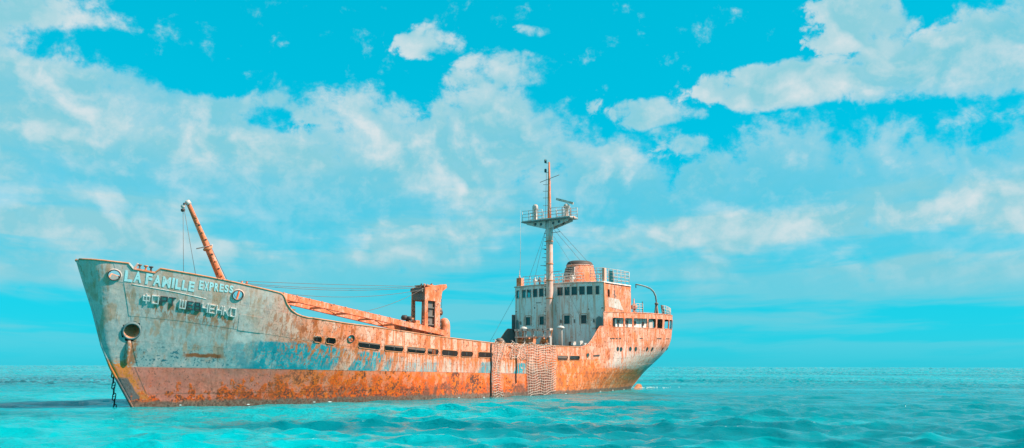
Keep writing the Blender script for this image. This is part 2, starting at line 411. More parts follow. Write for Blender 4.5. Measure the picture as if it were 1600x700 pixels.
def water():
    m, nt, b, N = new_mat("sea_water")
    g = N.node("ShaderNodeNewGeometry").outputs["Position"]
    x, y, z = N.sep(g)
    p1 = N.noise(g, .022, 4, .55, stretch=(.55, 1, 1), off=(3, 1, 0), dim='2D')        # sand and weed on the bottom
    p2 = N.noise(g, .10, 5, .6, stretch=(.4, 1.2, 1), off=(7, 3, 0), dim='2D')
    wind = N.noise(g, .035, 5, .6, stretch=(.35, 1.3, 1), off=(2, 5, 0), dim='2D').ss(.36, .62)      # cat's paws and slicks
    rp = N.noise(g, 1.25, 6, .66, stretch=(.5, 1.1, 1), dim='2D')
    rq = N.noise(g, .55, 5, .6, stretch=(.45, 1.1, 1), off=(3, 9, 0), dim='2D')
    ridge = ((rp - .5) * 2.0).abs().inv(); ridge2 = ((rq - .5) * 2.0).abs().inv()
    colr = N.mix((p1 * .6 + p2 * .4).ss(.38, .60), (.0, .21, .24), (.0, .39, .42))
    weed = ((x + 62) / 42.).abs().ss(1.15, .7) * ((y - 150) / 42).abs().ss(1.1, .6) * (p2 * .5 + rq * .5).ss(.42, .52)
    colr = N.mix(weed * .85, colr, (.004, .07, .09))
    near = (p2 * .6 + p1 * .4).ss(.52, .43) * y.ss(60, 30)
    colr = N.mix(near * .45, colr, (.0, .10, .13))
    at = N.node("ShaderNodeAttribute", attribute_name="crest"); cr = V(nt, at.outputs["Fac"])
    fo = N.noise(g, 3.6, 5, .7, stretch=(.8, 1.4, 1), off=(5, 5, 0))
    foam = (cr.ss(.55, 1.0) * .16 + fo).ss(.81, .84)
    colr = N.mix(foam * .8, colr, (.75, .80, .80))
    finish(nt, b, colr, foam * .5 + .05, .11)
    b.inputs["IOR"].default_value = 1.33
    hgt = (ridge * .14 + ridge2 * .17 + N.noise(g, 4.0, 5, .66, stretch=(.5, 1.1, 1), dim='2D') * .09) * (wind * .85 + .3)
    bump(N, b, hgt, 1.0, 1.0)
water()

def foam_mat():
    m, nt, b, N = new_mat("foam_white")
    c = N.coord(); n = N.noise(c, 5., 4)
    finish(nt, b, N.mix(n.ss(.4, .6), (.40, .58, .58), (.62, .68, .66)), .7, .3)
foam_mat()

# ------------------------------------------------------------------ mesh helpers (ship space: s bow->stern, t to port, z up)
def tag(o, label=None, cat=None, group=None, kind=None):
    for k, v in (("label", label), ("category", cat), ("group", group), ("kind", kind)):
        if v: o[k] = v
    return o
def empty(name, loc=(0, 0, 0)):
    o = bpy.data.objects.new(name, None); col.objects.link(o); o.location = loc; o.empty_display_size = .5
    return o
def link(name, me, mat, parent=None):
    o = bpy.data.objects.new(name, me); col.objects.link(o)
    if not me.materials: me.materials.append(MAT[mat])
    if parent: o.parent = parent
    return o
class MB:
    def __init__(s): s.v = []; s.f = []; s.sm = []
    def add(s, vs, fs, smooth=False):
        k = len(s.v); s.v += [tuple(map(float, p)) for p in vs]
        s.f += [tuple(i + k for i in f) for f in fs]; s.sm += [smooth] * len(fs)
        return s
    def box(s, c, d, ax=None):
        c = np.array(c, float); d = np.array(d, float) / 2
        A = np.eye(3) if ax is None else np.array(ax, float)
        vs = [c + A[0] * (i * d[0]) + A[1] * (j * d[1]) + A[2] * (k * d[2]) for i in (-1, 1) for j in (-1, 1) for k in (-1, 1)]
        return s.add(vs, [(0, 1, 3, 2), (4, 6, 7, 5), (0, 4, 5, 1), (2, 3, 7, 6), (0, 2, 6, 4), (1, 5, 7, 3)])
    def bar(s, p, q, w, h, up=(0, 0, 1)):
        p = np.array(p, float); q = np.array(q, float); a = q - p; L = np.linalg.norm(a); a /= L
        b = np.cross(up, a)
        if np.linalg.norm(b) < 1e-4: b = np.cross((1, 0, 0), a)
        b /= np.linalg.norm(b); c = np.cross(a, b)
        return s.box((p + q) / 2, (L, w, h), (a, b, c))
    def tube(s, pts, r, n=8, caps=True, closed=False):
        P = np.array(pts, float); m = len(P); rr = np.broadcast_to(np.array(r, float), (m,))
        if closed: T = np.roll(P, -1, 0) - np.roll(P, 1, 0)
        else: T = np.gradient(P, axis=0)
        T /= np.linalg.norm(T, axis=1)[:, None] + 1e-12
        ref = np.array((0, 0, 1.)) if abs(T[:, 2]).mean() < .8 else np.array((1., 0, 0))
        vs = []
        for i in range(m):
            b = np.cross(ref, T[i]); nb = np.linalg.norm(b)
            b = b / nb if nb > 1e-6 else np.array((0, 1., 0))
            c = np.cross(T[i], b)
            for k in range(n):
                a = 2 * math.pi * k / n
                vs.append(P[i] + rr[i] * (math.cos(a) * b + math.sin(a) * c))
        fs = [(i % m * n + k, i % m * n + (k + 1) % n, (i + 1) % m * n + (k + 1) % n, (i + 1) % m * n + k)
              for i in range(m if closed else m - 1) for k in range(n)]
        s.add(vs, fs, True)
        if caps and not closed:
            k0 = len(s.v) - m * n
            s.f += [tuple(k0 + k for k in range(n))[::-1], tuple(k0 + (m - 1) * n + k for k in range(n))]; s.sm += [False, False]
        return s
    def lathe(s, c, prof, n=16, ax=((1, 0, 0), (0, 1, 0), (0, 0, 1)), sx=1., sy=1., smooth=True):
        c = np.array(c, float); A = np.array(ax, float); m = len(prof)
        vs = [c + A[0] * (r * sx * math.cos(2 * math.pi * k / n)) + A[1] * (r * sy * math.sin(2 * math.pi * k / n)) + A[2] * h
              for r, h in prof for k in range(n)]
        fs = [(i * n + k, i * n + (k + 1) % n, (i + 1) * n + (k + 1) % n, (i + 1) * n + k) for i in range(m - 1) for k in range(n)]
        s.add(vs, fs, smooth)
        k0 = len(s.v) - m * n
        if prof[0][0] > 1e-4: s.f.append(tuple(k0 + k for k in range(n))[::-1]); s.sm.append(False)
        if prof[-1][0] > 1e-4: s.f.append(tuple(k0 + (m - 1) * n + k for k in range(n))); s.sm.append(False)
        return s
    def prism(s, poly, off):
        m = len(poly); P = [np.array(p, float) for p in poly]; off = np.array(off, float)
        return s.add(P + [p + off for p in P], [tuple(range(m))[::-1], tuple(range(m, 2 * m))] +
                     [(i, (i + 1) % m, m + (i + 1) % m, m + i) for i in range(m)])
    def mesh(s, name):
        me = bpy.data.meshes.new(name)
        me.from_pydata([(a, -b, c) for a, b, c in s.v], [], [f[::-1] for f in s.f])
        me.polygons.foreach_set("use_smooth", s.sm); me.update()
        return me
    def build(s, name, mat, parent=None): return link(name, s.mesh(name), mat, parent)

SHIP_LOC = (-22.7216, 54.7753, 0.0)
SHIP_ROT = math.radians(53.4875)
ship = empty("cargo_ship", SHIP_LOC); ship.rotation_euler = (0, 0, SHIP_ROT)
tag(ship, "rusty stranded cargo ship with white wheelhouse aft and pale lettered bow", "ship")

# ------------------------------------------------------------------ hull form
BM = 5.6
def sm(a, b, x):
    q = np.clip((np.asarray(x, float) - a) / (b - a), 0, 1); return q * q * (3 - 2 * q)
def stem(z): return np.interp(z, [-1.6, 0, 2.33, 3.63, 5.83, 8.54, 9.2], [.9, 0., -1.55, -2.2, -2.98, -4.05, -4.3])
def stern(z): return np.interp(z, [-1.6, 0, .5, 1.5, 2.7, 3.7, 4.7, 5.8, 7.5, 9], [59.5, 61., 61.9, 63.6, 65.4, 66.6, 67.4, 68.0, 68.4, 68.4])
def hb(s, z):
    s = np.asarray(s, float); z = np.asarray(z, float)
    d = np.maximum(s - stem(z), 0); e = np.maximum(stern(z) - s, 0)
    k = sm(-1, 8.5, z)
    f = 1 - (1 - np.clip(d / (23 - 7.5 * k), 0, 1)) ** (1.55 + .75 * k)
    r = .12 + .95 * k * k
    rd = r * np.sqrt(np.clip(1 - (1 - np.clip(d / r, 0, 1)) ** 2, 0, 1)) * np.exp(-d / 3) * .7
    k2 = sm(0, 5.5, z)
    g = np.clip(1 - (1 - np.clip(e / (24 - 9 * k2), 0, 1)) ** (1.75 + .3 * k2), 0, 1) ** (1 - .46 * k2)
    return (BM * f * g + rd) * np.interp(z, [-1.6, 0], [.97, 1]) * np.clip(e / .01, 0, 1)
def smap(sg, z):
    """nominal station to true station at height z (ends follow stem and stern)"""
    sg = np.asarray(sg, float); z = np.asarray(z, float)
    a = stem(z) + (sg + 4.3) / 16.3 * (12 - stem(z))
    b = 50 + (sg - 50) / 18.4 * (stern(z) - 50)
    return np.where(sg < 12, a, np.where(sg > 50, b, sg))
def sig(s, z):
    if s < 12: return float((s - stem(z)) / (12 - stem(z)) * 16.3 - 4.3)
    if s > 50: return float((s - 50) / (stern(z) - 50) * 18.4 + 50)
    return s
def hull_n(s, z):
    e = .02
    ds = (hb(s + e, z) - hb(s - e, z)) / (2 * e); dz_ = (hb(s, z + e) - hb(s, z - e)) / (2 * e)
    n = np.stack([-ds, np.ones_like(ds), -dz_], -1)
    return n / np.linalg.norm(n, axis=-1, keepdims=True)
def on_hull(s, z, off=0.):
    s = np.asarray(s, float); z = np.asarray(z, float)
    t = hb(s, z); P = np.stack([s, t, z], -1)
    return P + hull_n(s, z) * np.asarray(off)[..., None] if np.ndim(off) else P + hull_n(s, z) * off

def cz(pts):
    xs, ys = zip(*pts)
    return lambda sg: np.interp(sg, xs, ys)
c_bot = lambda sg: np.full_like(np.asarray(sg, float), -1.6)
c_wl = lambda sg: np.full_like(np.asarray(sg, float), .78)
c_red = cz([(-5, 2.46), (-1, 2.4), (32, 1.86), (70, 1.8)])
c_sb = cz([(-5, 5.6), (-3, 5.4), (0, 5.15), (5, 4.55), (9.3, 4.05), (15.5, 3.55), (23.5, 3.2), (38, 3.03), (41, 3.05), (47, 3.2), (55, 3.6), (68.4, 4.2)])
c_st = lambda sg: c_sb(sg) + np.interp(sg, [8, 24, 40, 68], [.42, .46, .42, .4])
c_mid = lambda sg: .5 * (c_red(sg) + c_sb(sg))
c_sh = cz([(-5, 7.55), (-2.9, 7.29), (-.14, 6.85), (1.9, 6.45), (4.5, 6.12), (6.5, 5.92), (8.8, 5.6), (11.85, 5.34), (15.4, 5.12),
           (20.9, 4.73), (28, 4.36), (35.4, 4.3), (41.5, 4.28), (47, 4.9), (53, 5.15), (62, 5.5), (68.4, 5.7)])
_ff = [(-4.1, 8.54), (-3.5, 8.5), (-1.98, 8.37), (-1.92, 8.30), (-1.76, 8.06), (-.68, 7.88), (-.42, 8.15), (2.95, 7.68), (5, 7.33), (6.55, 7.08),
       (6.8, 6.98), (6.98, 6.75), (7.2, 6.4), (7.56, 6.05), (8.0, 5.80), (8.4, 5.68), (8.9, 5.59)]
c_fc = cz([(-5, 8.6)] + [(sig(a, b), b) for a, b in _ff])
c_pb = cz([(40, 6.3), (47.5, 6.36), (57, 6.57), (68.4, 6.8)])
c_pt = cz([(40, 7.2), (47.5, 7.31), (57, 7.6), (68.4, 7.9)])
c_pp = cz([(40, 7.7), (46, 7.81), (53, 8.03), (62, 8.27), (68.4, 8.4)])
_pl = cz([(41.4, 4.28), (42.37, 4.42), (42.9, 4.62), (43.5, 5.02), (44.1, 5.55), (44.75, 6.14), (45.15, 6.42), (45.7, 6.56), (45.9, 7.9), (46.2, 9)])
c_pl = lambda sg: np.minimum(c_pb(sg), np.maximum(_pl(sg), c_sh(sg)))

SLOTS = [(9.28, 9.97), (10.33, 11.2), (13.15, 15.13), (15.52, 17.43), (17.84, 19.82), (20.06, 21.29), (21.67, 23.56), (23.95, 25.42),
         (26.11, 27.99), (37.55, 39.25), (39.53, 41.3)]
PROM = [(47.47, 49.66), (49.98, 51.52), (51.79, 54.77), (55.08, 57.02), (57.48, 59.13), (59.83, 61.63), (62.0, 64.4), (64.6, 66.7), (66.9, 68.3)]
HOLES = [(-2.54, 7.67, .30), (3.98, 6.80, .30), (12.47, 4.33, .24), (-1.03, 4.5, .47)]     # fairleads and hawse pipe: s, z, radius

def patch(mb, side, sgs, lo, hi, nv, off=0., cuts=(), holes=(), skirt=0., normals=None, flip=False):
    """grid on the hull between two height curves; returns nothing, adds to mb"""
    sgs = np.asarray(sgs, float); q = np.linspace(0, 1, nv + 1)
    SG, Q = np.meshgrid(sgs, q, indexing='ij')
    Z = lo(SG) * (1 - Q) + hi(SG) * Q
    S = smap(SG, Z)
    P = on_hull(S, Z, off); n = hull_n(S, Z)
    if side < 0: P = P * (1, -1, 1); n = n * (1, -1, 1)
    k = nv + 1; fs = []
    for i in range(len(sgs) - 1):
        sc = .5 * (sgs[i] + sgs[i + 1])
        if any(a < sc < b for a, b in cuts): continue
        for j in range(nv):
            if abs(Z[i, j + 1] - Z[i, j]) + abs(Z[i + 1, j + 1] - Z[i + 1, j]) < 1e-5: continue
            if holes:
                c = (P[i, j] + P[i + 1, j] + P[i, j + 1] + P[i + 1, j + 1]) / 4
                if any((c[0] - a) ** 2 * 1.2 + (c[2] - b) ** 2 < (r * 1.12) ** 2 for a, b, r in holes): continue
            f = (i * k + j, (i + 1) * k + j, (i + 1) * k + j + 1, i * k + j + 1)
            fs.append(f[::-1] if (side > 0) != flip else f)
    vs = P.reshape(-1, 3)
    base = len(mb.v)
    mb.add(vs, fs, True)
    if normals is not None: normals.extend((n * (-1 if flip else 1)).reshape(-1, 3).tolist())
    if skirt:
        ring = [i * k for i in range(len(sgs))] + [(len(sgs) - 1) * k + j for j in range(1, k)] + \
               [i * k + nv for i in range(len(sgs) - 2, -1, -1)] + [j for j in range(nv - 1, 0, -1)]
        inn = P - n * skirt
        rv = [P.reshape(-1, 3)[i] for i in ring] + [inn.reshape(-1, 3)[i] for i in ring]
        m = len(ring)
        mb.add(rv, [(a, m + a, m + (a + 1) % m, (a + 1) % m) for a in range(m)], False)
        if normals is not None: normals.extend([(0, 0, 0)] * (2 * m))

def set_normals(me, normals):
    n = [(a, -b, c) for a, b, c in normals]
    me.normals_split_custom_set_from_vertices(n)

def stations(a, b, step, extra=()):
    n = max(1, int(round((b - a) / step)))
    s_ = list(np.linspace(a, b, n + 1)) + [e for e in extra if a < e < b]
    return sorted(set(round(float(x), 4) for x in s_))
def cutlist(cs): return [e for c in cs for e in c]

hb_mesh = MB(); nrm = []; lin_mesh = MB(); lnrm = []
fine = list(np.linspace(-4.3, -3.9, 9)) + list(np.linspace(-3.85, 10, 90))
SA = sorted(set([round(x, 4) for x in fine] + stations(10, 60, .5, cutlist(SLOTS)) + stations(60, 68.4, .12)))
def rng_st(a, b, extra=()): return sorted(set([round(float(a), 4)] + [x for x in SA if a < x < b] + [round(float(e), 4) for e in extra if a < e < b] + [round(float(b), 4)]))
for side in (1, -1):
    for off, flip in ((0., False), (-.05, True)):
        tgt = lin_mesh if flip else hb_mesh
        kw = dict(normals=lnrm if flip else nrm, flip=flip, off=off)
        patch(tgt, side, SA, c_bot, c_red, 10, **kw)
        patch(tgt, side, SA, c_red, c_sb, 16, holes=HOLES, **kw)
        patch(tgt, side, SA, c_sb, c_st, 4, cuts=SLOTS, holes=HOLES, **kw)
        patch(tgt, side, SA, c_st, c_sh, 10, holes=HOLES, **kw)
        patch(tgt, side, rng_st(-4.3, 9.2, [sig(a, b) for a, b in _ff]), c_sh, c_fc, 14, holes=HOLES, **kw)
        patch(tgt, side, rng_st(41.4, 68.4, [42.37, 42.9, 43.5, 44.1, 44.75, 45.15, 45.7]), c_sh, c_pl, 6, **kw)
        patch(tgt, side, rng_st(45.75, 68.4, cutlist(PROM)), c_pb, c_pt, 3, cuts=PROM, **kw)
        patch(tgt, side, rng_st(45.75, 68.4), c_pt, c_pp, 2, **kw)
hme = hb_mesh.mesh("hull"); set_normals(hme, nrm)
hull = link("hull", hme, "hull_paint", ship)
lme = lin_mesh.mesh("hull_lining"); set_normals(lme, lnrm); link("hull_lining", lme, "inner_teal", hull)  # dark teal colour includes the shade on the inner side of the bulwarks

# shell plating, port side: each plate its own piece, in-and-out strakes
def plate(sgs0, sgs1, lo, hi, off, nu=6, nv=2, holes=(), name="hull_plate"):
    g = .010
    mb = MB(); nn = []
    if holes: nu, nv = max(14, int((sgs1 - sgs0) / .09)), 16
    patch(mb, 1, np.linspace(sgs0 + g, sgs1 - g, nu + 1), lambda q: lo(q) + g, lambda q: np.maximum(hi(q) - g, lo(q) + g), nv, off, holes=holes, skirt=off, normals=nn)
    me = mb.mesh(name); set_normals(me, nn)
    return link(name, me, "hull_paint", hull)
def row(breaks, lo, hi, off, holes=(), skip=()):
    for a, b in zip(breaks[:-1], breaks[1:]):
        if any(abs(a - p) < 1e-3 for p, q in skip): continue
        hs = [h for h in holes if a - .6 < sig(h[0], h[1]) < b + .6 and float(lo(np.array(sig(h[0], h[1])))) - .6 < h[1] < float(hi(np.array(sig(h[0], h[1])))) + .6]
        plate(a, b, lo, hi, off, holes=hs)
def brk(start, end, step, jit=.5, keep=()):
    out = [start]; x = start
    while x < end - step * 1.3:
        x += step * random.uniform(1 - jit * .4, 1 + jit * .4)
        if x < end - .8: out.append(x)
    return out + [end]
row(brk(-2.9, 64, 5.2), c_wl, c_red, .010)
row(brk(-2.7, 65, 4.6), c_red, c_mid, .018, HOLES)
row(brk(-2.6, 66, 5.0), c_mid, c_sb, .010, HOLES)
row(brk(-2.7, 8.9, 3.2), c_sb, c_sh, .018, HOLES)
edges = [8.9] + cutlist(SLOTS) + [43.6, 47.5, 52, 57, 62, 66.4]
row(edges, c_sb, c_st, .018, HOLES, skip=SLOTS)
row(brk(8.9, 41.4, 5.5), c_st, c_sh, .010, HOLES)
row(brk(41.4, 66.6, 4.6), c_st, c_sh, .010)
row(brk(-3.0, 6.6, 3.4), c_sh, c_fc, .010, HOLES)
row([45.95, 49.8, 54.2, 58.3, 62.6, 66.8], c_sh, c_pl, .016)
for a, b in zip([45.95] + [p[1] for p in PROM[:-1]], [p[0] for p in PROM]):
    if b - a < 1.6: plate(a + .01, b - .01, c_pb, c_pt, .012, 2, 1, name="bulwark_stanchion")
row([45.95, 50.3, 55.0, 59.4, 63.2, 66.8], c_pt, c_pp, .010)
# rectangular doubler plate behind the name
plate(sig(4.45, 5.2), sig(5.95, 5.0), lambda q: 4.62 - .10 * (q - 4.2), lambda q: 5.62 - .12 * (q - 4.2), .034, 4, 2, name="doubler_plate")

# rails along the plate edges
def edge_rail(name, a, b, curve, r, mat, step=.25, side=1, extra=(), off=0.):
    sg = np.array(stations(a, b, step, extra)); z = curve(sg); s_ = smap(sg, z)
    P = on_hull(s_, z, off) * (1, side, 1)
    return MB().tube(P, r, 6).build(name, mat, hull)
ex = [sig(a, b) for a, b in _ff]
for sd in (1, -1):
    edge_rail("cap_rail", -4.28, 8.9, c_fc, .055, "rust_deep", .12, sd, ex)
    edge_rail("cap_rail", 8.9, 41.45, c_sh, .05, "rust_deep", .3, sd)
    edge_rail("cap_rail", 41.45, 45.7, c_pl, .05, "rust_orange", .12, sd)
    edge_rail("cap_rail", 45.8, 68.38, c_pp, .055, "rust_orange", .2, sd)
    edge_rail("rubbing_strake", 45.95, 68.3, c_pb, .03, "rust_orange", .2, sd)
edge_rail("seam_bead", -2.3, 1.6, lambda q: c_sh(q) - .01, .02, "letter_white", .12, 1, off=.02)
# stem bar
zz = np.linspace(-1.5, 8.54, 40)
MB().tube([(float(stem(z)) + .01, 0, z) for z in zz], np.interp(zz, [-1.5, 2, 8.5], [.10, .10, .05]), 8).build("stem_bar", "hull_paint", hull)

# frames of the freeing ports
def slot_frame(a, b, lo, hi, name, mat, r=.03, side=1):
    sg = np.linspace(a, b, 9); zl = lo(sg) + .015; zh = hi(sg) - .015
    c = min(.12, (b - a) * .2)
    ring = []
    for u, z in [(a, lo(a) + c), (a, hi(a) - c), (a + c, hi(a) - .0)]: ring.append((u, float(z)))
    for u in sg[1:-1]: ring.append((float(u), float(hi(u))))
    for u, z in [(b - c, hi(b)), (b, hi(b) - c), (b, lo(b) + c), (b - c, lo(b))]: ring.append((u, float(z)))
    for u in sg[::-1][1:-1]: ring.append((float(u), float(lo(u))))
    ring.append((a + c, float(lo(a))))
    R = [ring[0]] + [p for p, q in zip(ring[1:], ring[:-1]) if math.hypot(p[0] - q[0], p[1] - q[1]) > .02]
    P = [on_hull(smap(u, z), z, .02) * (1, side, 1) for u, z in R]
    return MB().tube(P, r, 5, closed=True).build(name, mat, hull)
for a, b in SLOTS:
    slot_frame(a, b, c_sb, c_st, "freeing_port_frame", "rust_deep")
    bars = MB()
    u = (a + b) / 2 + random.uniform(-.15, .15)
    P0 = on_hull(smap(u, c_sb(u)), c_sb(u), -.06); P1 = on_hull(smap(u, c_st(u)), c_st(u), -.06)
    bars.tube([P0, P1], .02, 5).build("freeing_port_bar", "grey_steel", hull)
for a, b in PROM: slot_frame(a, b, c_pb, c_pt, "opening_frame", "rust_orange", .028)

# fairleads: flange ring, lip and throat that follow the shell
def frame_at(s, z):
    p = on_hull(np.array(s), np.array(z)); n = hull_n(np.array(s), np.array(z))
    a = np.array((1., 0, 0)); a = a - n * a.dot(n); a /= np.linalg.norm(a); b = np.cross(n, a)
    if b[2] < 0: b = -b
    return p, a, b, n
for i, (s_, z_, r) in enumerate(HOLES):
    big = i == 3
    sx = 1.12 if not big else 1.0
    ro = 1.26 if not big else 1.17
    for side in (1, -1):
        p, a, b, n = frame_at(s_, z_)
        M = np.array((1, side, 1)); p, a, b, n = p * M, a * M, b * M, n * M
        fl = MB(); k = 24
        vs = []
        for rr, h in ((ro, -.03), (ro, .028), (1.10, .04), (1.0, .055), (.92, .04), (.92, -.12 if not big else -.3)):
            for j in range(k):
                th = 2 * math.pi * j / k
                q = p + a * (rr * r * sx * math.cos(th)) + b * (rr * r * math.sin(th))
                t0 = float(hb(q[0], q[2])) * side
                q = np.array((q[0], t0, q[2])) + n * h
                vs.append(q)
        fl.add(vs, [(m * k + j, m * k + (j + 1) % k, (m + 1) * k + (j + 1) % k, (m + 1) * k + j) for m in range(5) for j in range(k)], True)
        fl.build("hawse_flange" if big else "fairlead_flange", "inner_teal" if big else "hull_paint", hull)
        lip = MB().tube([p + a * (r * sx * math.cos(q)) + b * (r * math.sin(q)) + n * .05 for q in np.linspace(0, 2 * math.pi, 24, endpoint=False)],
                        .035 if not big else .05, 6, closed=True)
        lip.build("hawse_lip" if big else "fairlead_lip", "dark_steel" if not big else "inner_teal", hull)
        if big:
            d = np.array((.45, -.55 * side, .75)); d /= np.linalg.norm(d)
            vs = [p + a * (rr * r * math.cos(2 * math.pi * j / k)) + b * (rr * r * math.sin(2 * math.pi * j / k)) + d * h
                  for rr, h in ((.92, -.05), (.9, .45), (.8, 1.1), (.02, 1.12)) for j in range(k)]
            MB().add(vs, [(m * k + j, m * k + (j + 1) % k, (m + 1) * k + (j + 1) % k, (m + 1) * k + j) for m in range(3) for j in range(k)], True
                     ).build("hawse_pipe", "rust_deep", hull)
# chafing bar under the hawse pipe
zz = np.linspace(2.5, 3.95, 8)
MB().tube([on_hull(np.array(-.95 - .10 * (z - 3.2)), np.array(z), .02) for z in zz], np.interp(zz, [2.5, 2.8, 3.7, 3.95], [.05, .13, .16, .08]), 8
          ).build("chafing_bar", "hull_paint", hull)

# portholes of the quarter
PH = [(48.4, 4.23), (49.05, 4.20), (50.96, 4.27), (52.13, 4.29), (54.96, 4.34), (56.44, 4.37), (60.3, 4.44), (64.04, 4.51)]
def porthole(p, a, b, n, r, parent, rim="dark_steel"):
    c = [(math.cos(q), math.sin(q)) for q in np.linspace(0, 2 * math.pi, 14, endpoint=False)]
    MB().tube([p + a * (r * u) + b * (r * v) + n * .04 for u, v in c], .03, 5, closed=True).build("porthole_rim", rim, parent)
    MB().add([p + a * (r * u) + b * (r * v) + n * .03 for u, v in c], [tuple(range(14))]).build("porthole_glass", "dark_glass", parent)
for s_, z_ in PH: porthole(*frame_at(s_, z_), .2, hull)
p, a, b, n = frame_at(42.7, 3.54)
porthole(p, a, b, n, .22, hull, "rust_deep")
# small drain notches under the poop rail
for s_ in (47.1, 47.6, 48.2, 48.9, 53.1, 53.5, 57.6, 58.1, 58.6, 60.9, 61.5, 62.2):
    p, a, b, n = frame_at(s_, 5.22 + .026 * (s_ - 47))
    MB().box(p + n * .012, (random.uniform(.22, .45), .05, .10), (a, n, b)).build("drain_lip", "dark_steel", hull)
MB().prism([on_hull(np.array(float(u)), np.array(z), .02) for u, z in ((43.75, 3.42), (44.85, 3.46), (44.85, 3.62), (43.75, 3.58))], (0, .03, 0)).build("drain_lip", "dark_steel", hull)

# ------------------------------------------------------------------ lettering on the bow
def text_mesh(body, bold=.04):
    cu = bpy.data.curves.new("txt", 'FONT'); cu.body = body; cu.offset = bold; cu.resolution_u = 3
    o = bpy.data.objects.new("txt", cu); col.objects.link(o)
    dg = bpy.context.evaluated_depsgraph_get(); me = bpy.data.meshes.new_from_object(o.evaluated_get(dg))
    bm = bmesh.new(); bm.from_mesh(me)
    bmesh.ops.triangulate(bm, faces=bm.faces)
    for _ in range(2):
        es = [e for e in bm.edges if e.calc_length() > .12]
        if es: bmesh.ops.subdivide_edges(bm, edges=es, cuts=1)
        bmesh.ops.triangulate(bm, faces=[f for f in bm.faces if len(f.verts) > 3])
    v = np.array([x.co[:2] for x in bm.verts]); bm.verts.index_update(); f = [tuple(q.index for q in p.verts) for p in bm.faces]
    bm.free(); bpy.data.objects.remove(o); bpy.data.curves.remove(cu)
    return v, f
def word(chars, s0, s1, zb0, zb1, h0, h1, name, mat, gap=.16, widths=None, mats=None, off=.027):
    n = len(chars); w = [1.0] * n if widths is None else widths
    tot = sum(w) + gap * (n - 1); u = 0
    for i, ch in enumerate(chars):
        v, f = text_mesh(ch)
        v = (v - v.min(0)) / (v.max(0) - v.min(0))
        U = (u + v[:, 0] * w[i]) / tot; u += w[i] + gap
        s_ = s0 + (s1 - s0) * U
        zb = zb0 + (zb1 - zb0) * U; hh = h0 + (h1 - h0) * U
        jig = random.uniform(-.015, .015)
        z = zb + hh * v[:, 1] + jig
        P = on_hull(s_ - .06 * v[:, 1], z, off)
        mb = MB(); mb.add(P, f); mb.build(name, mat if mats is None else mats[i], hull)
word("LA", -2.02, -1.20, 7.36, 7.28, .66, .64, "painted_letter", "letter_blue", .12)
word("FAMILLE", -1.0, 1.52, 7.24, 6.89, .64, .58, "painted_letter", "letter_blue", .18, [.95, 1.15, 1.25, .36, .85, .85, .9])
word("EXPRESS", 1.74, 3.68, 7.04, 6.90, .54, .44, "painted_letter", "letter_blue", .2)
# welded block letters (strokes in a unit box)
STROKES = {
 'Ф': [[(.5, -.1), (.5, 1.1)], [(0, .25), (0, .85), (1, .85), (1, .25), (0, .25)]],
 'О': [[(0, 0), (0, 1), (1, 1), (1, 0), (0, 0)]],
 'Р': [[(0, 0), (0, 1), (1, 1), (1, .45), (0, .45)]],
 'Т': [[(0, 1), (1, 1)], [(.5, 1), (.5, 0)]],
 'Ш': [[(0, 1), (0, 0), (1, 0), (1, 1)], [(.5, 0), (.5, 1)]],
 'Е': [[(1, 0), (0, 0), (0, 1), (1, 1)], [(0, .5), (.85, .5)]],
 'В': [[(0, 0), (0, 1), (.85, 1), (.85, .55), (1, .45), (1, 0), (0, 0)], [(0, .52), (.85, .52)]],
 'Ч': [[(0, 1), (0, .5), (1, .5)], [(1, 1), (1, 0)]],
 'Н': [[(0, 0), (0, 1)], [(1, 0), (1, 1)], [(0, .5), (1, .5)]],
 'К': [[(0, 0), (0, 1)], [(0, .5), (.45, .5), (1, 1)], [(.45, .5), (1, 0)]],
}
def block_word(chars, s0, s1, zb0, zb1, h0, h1, mats, gap=.42):
    n = len(chars); tot = n + gap * (n - 1); u = 0
    for i, ch in enumerate(chars):
        mb = MB()
        for line in STROKES[ch]:
            for (ax_, ay), (bx, by) in zip(line[:-1], line[1:]):
                pts = []
                for q in (0, 1):
                    X = ax_ + (bx - ax_) * q; Y = ay + (by - ay) * q
                    U = (u + X) / tot
                    s_ = s0 + (s1 - s0) * U; z = zb0 + (zb1 - zb0) * U + (h0 + (h1 - h0) * U) * Y
                    pts.append((s_ - .07 * Y, z))
                p = on_hull(np.array(pts[0][0]), np.array(pts[0][1]), .05); q_ = on_hull(np.array(pts[1][0]), np.array(pts[1][1]), .05)
                n_ = hull_n(np.array(pts[0][0]), np.array(pts[0][1]))
                d = (q_ - p) / np.linalg.norm(q_ - p)
                mb.bar(p - d * .025, q_ + d * .025, .072, .06, up=tuple(np.cross(d, n_)))
        mb.build("welded_letter", mats[i], hull); u += 1 + gap
Wh, Dk = "letter_white", "letter_dark"
block_word("ФОРТ", -.86, .76, 6.19, 6.05, .43, .43, [Wh, Wh, Dk, Dk])
block_word("ШЕВЧЕНКО", 1.02, 4.15, 5.93, 5.50, .44, .48, [Wh, Dk, Dk, Wh, Wh, Wh, Wh, Wh], .40)

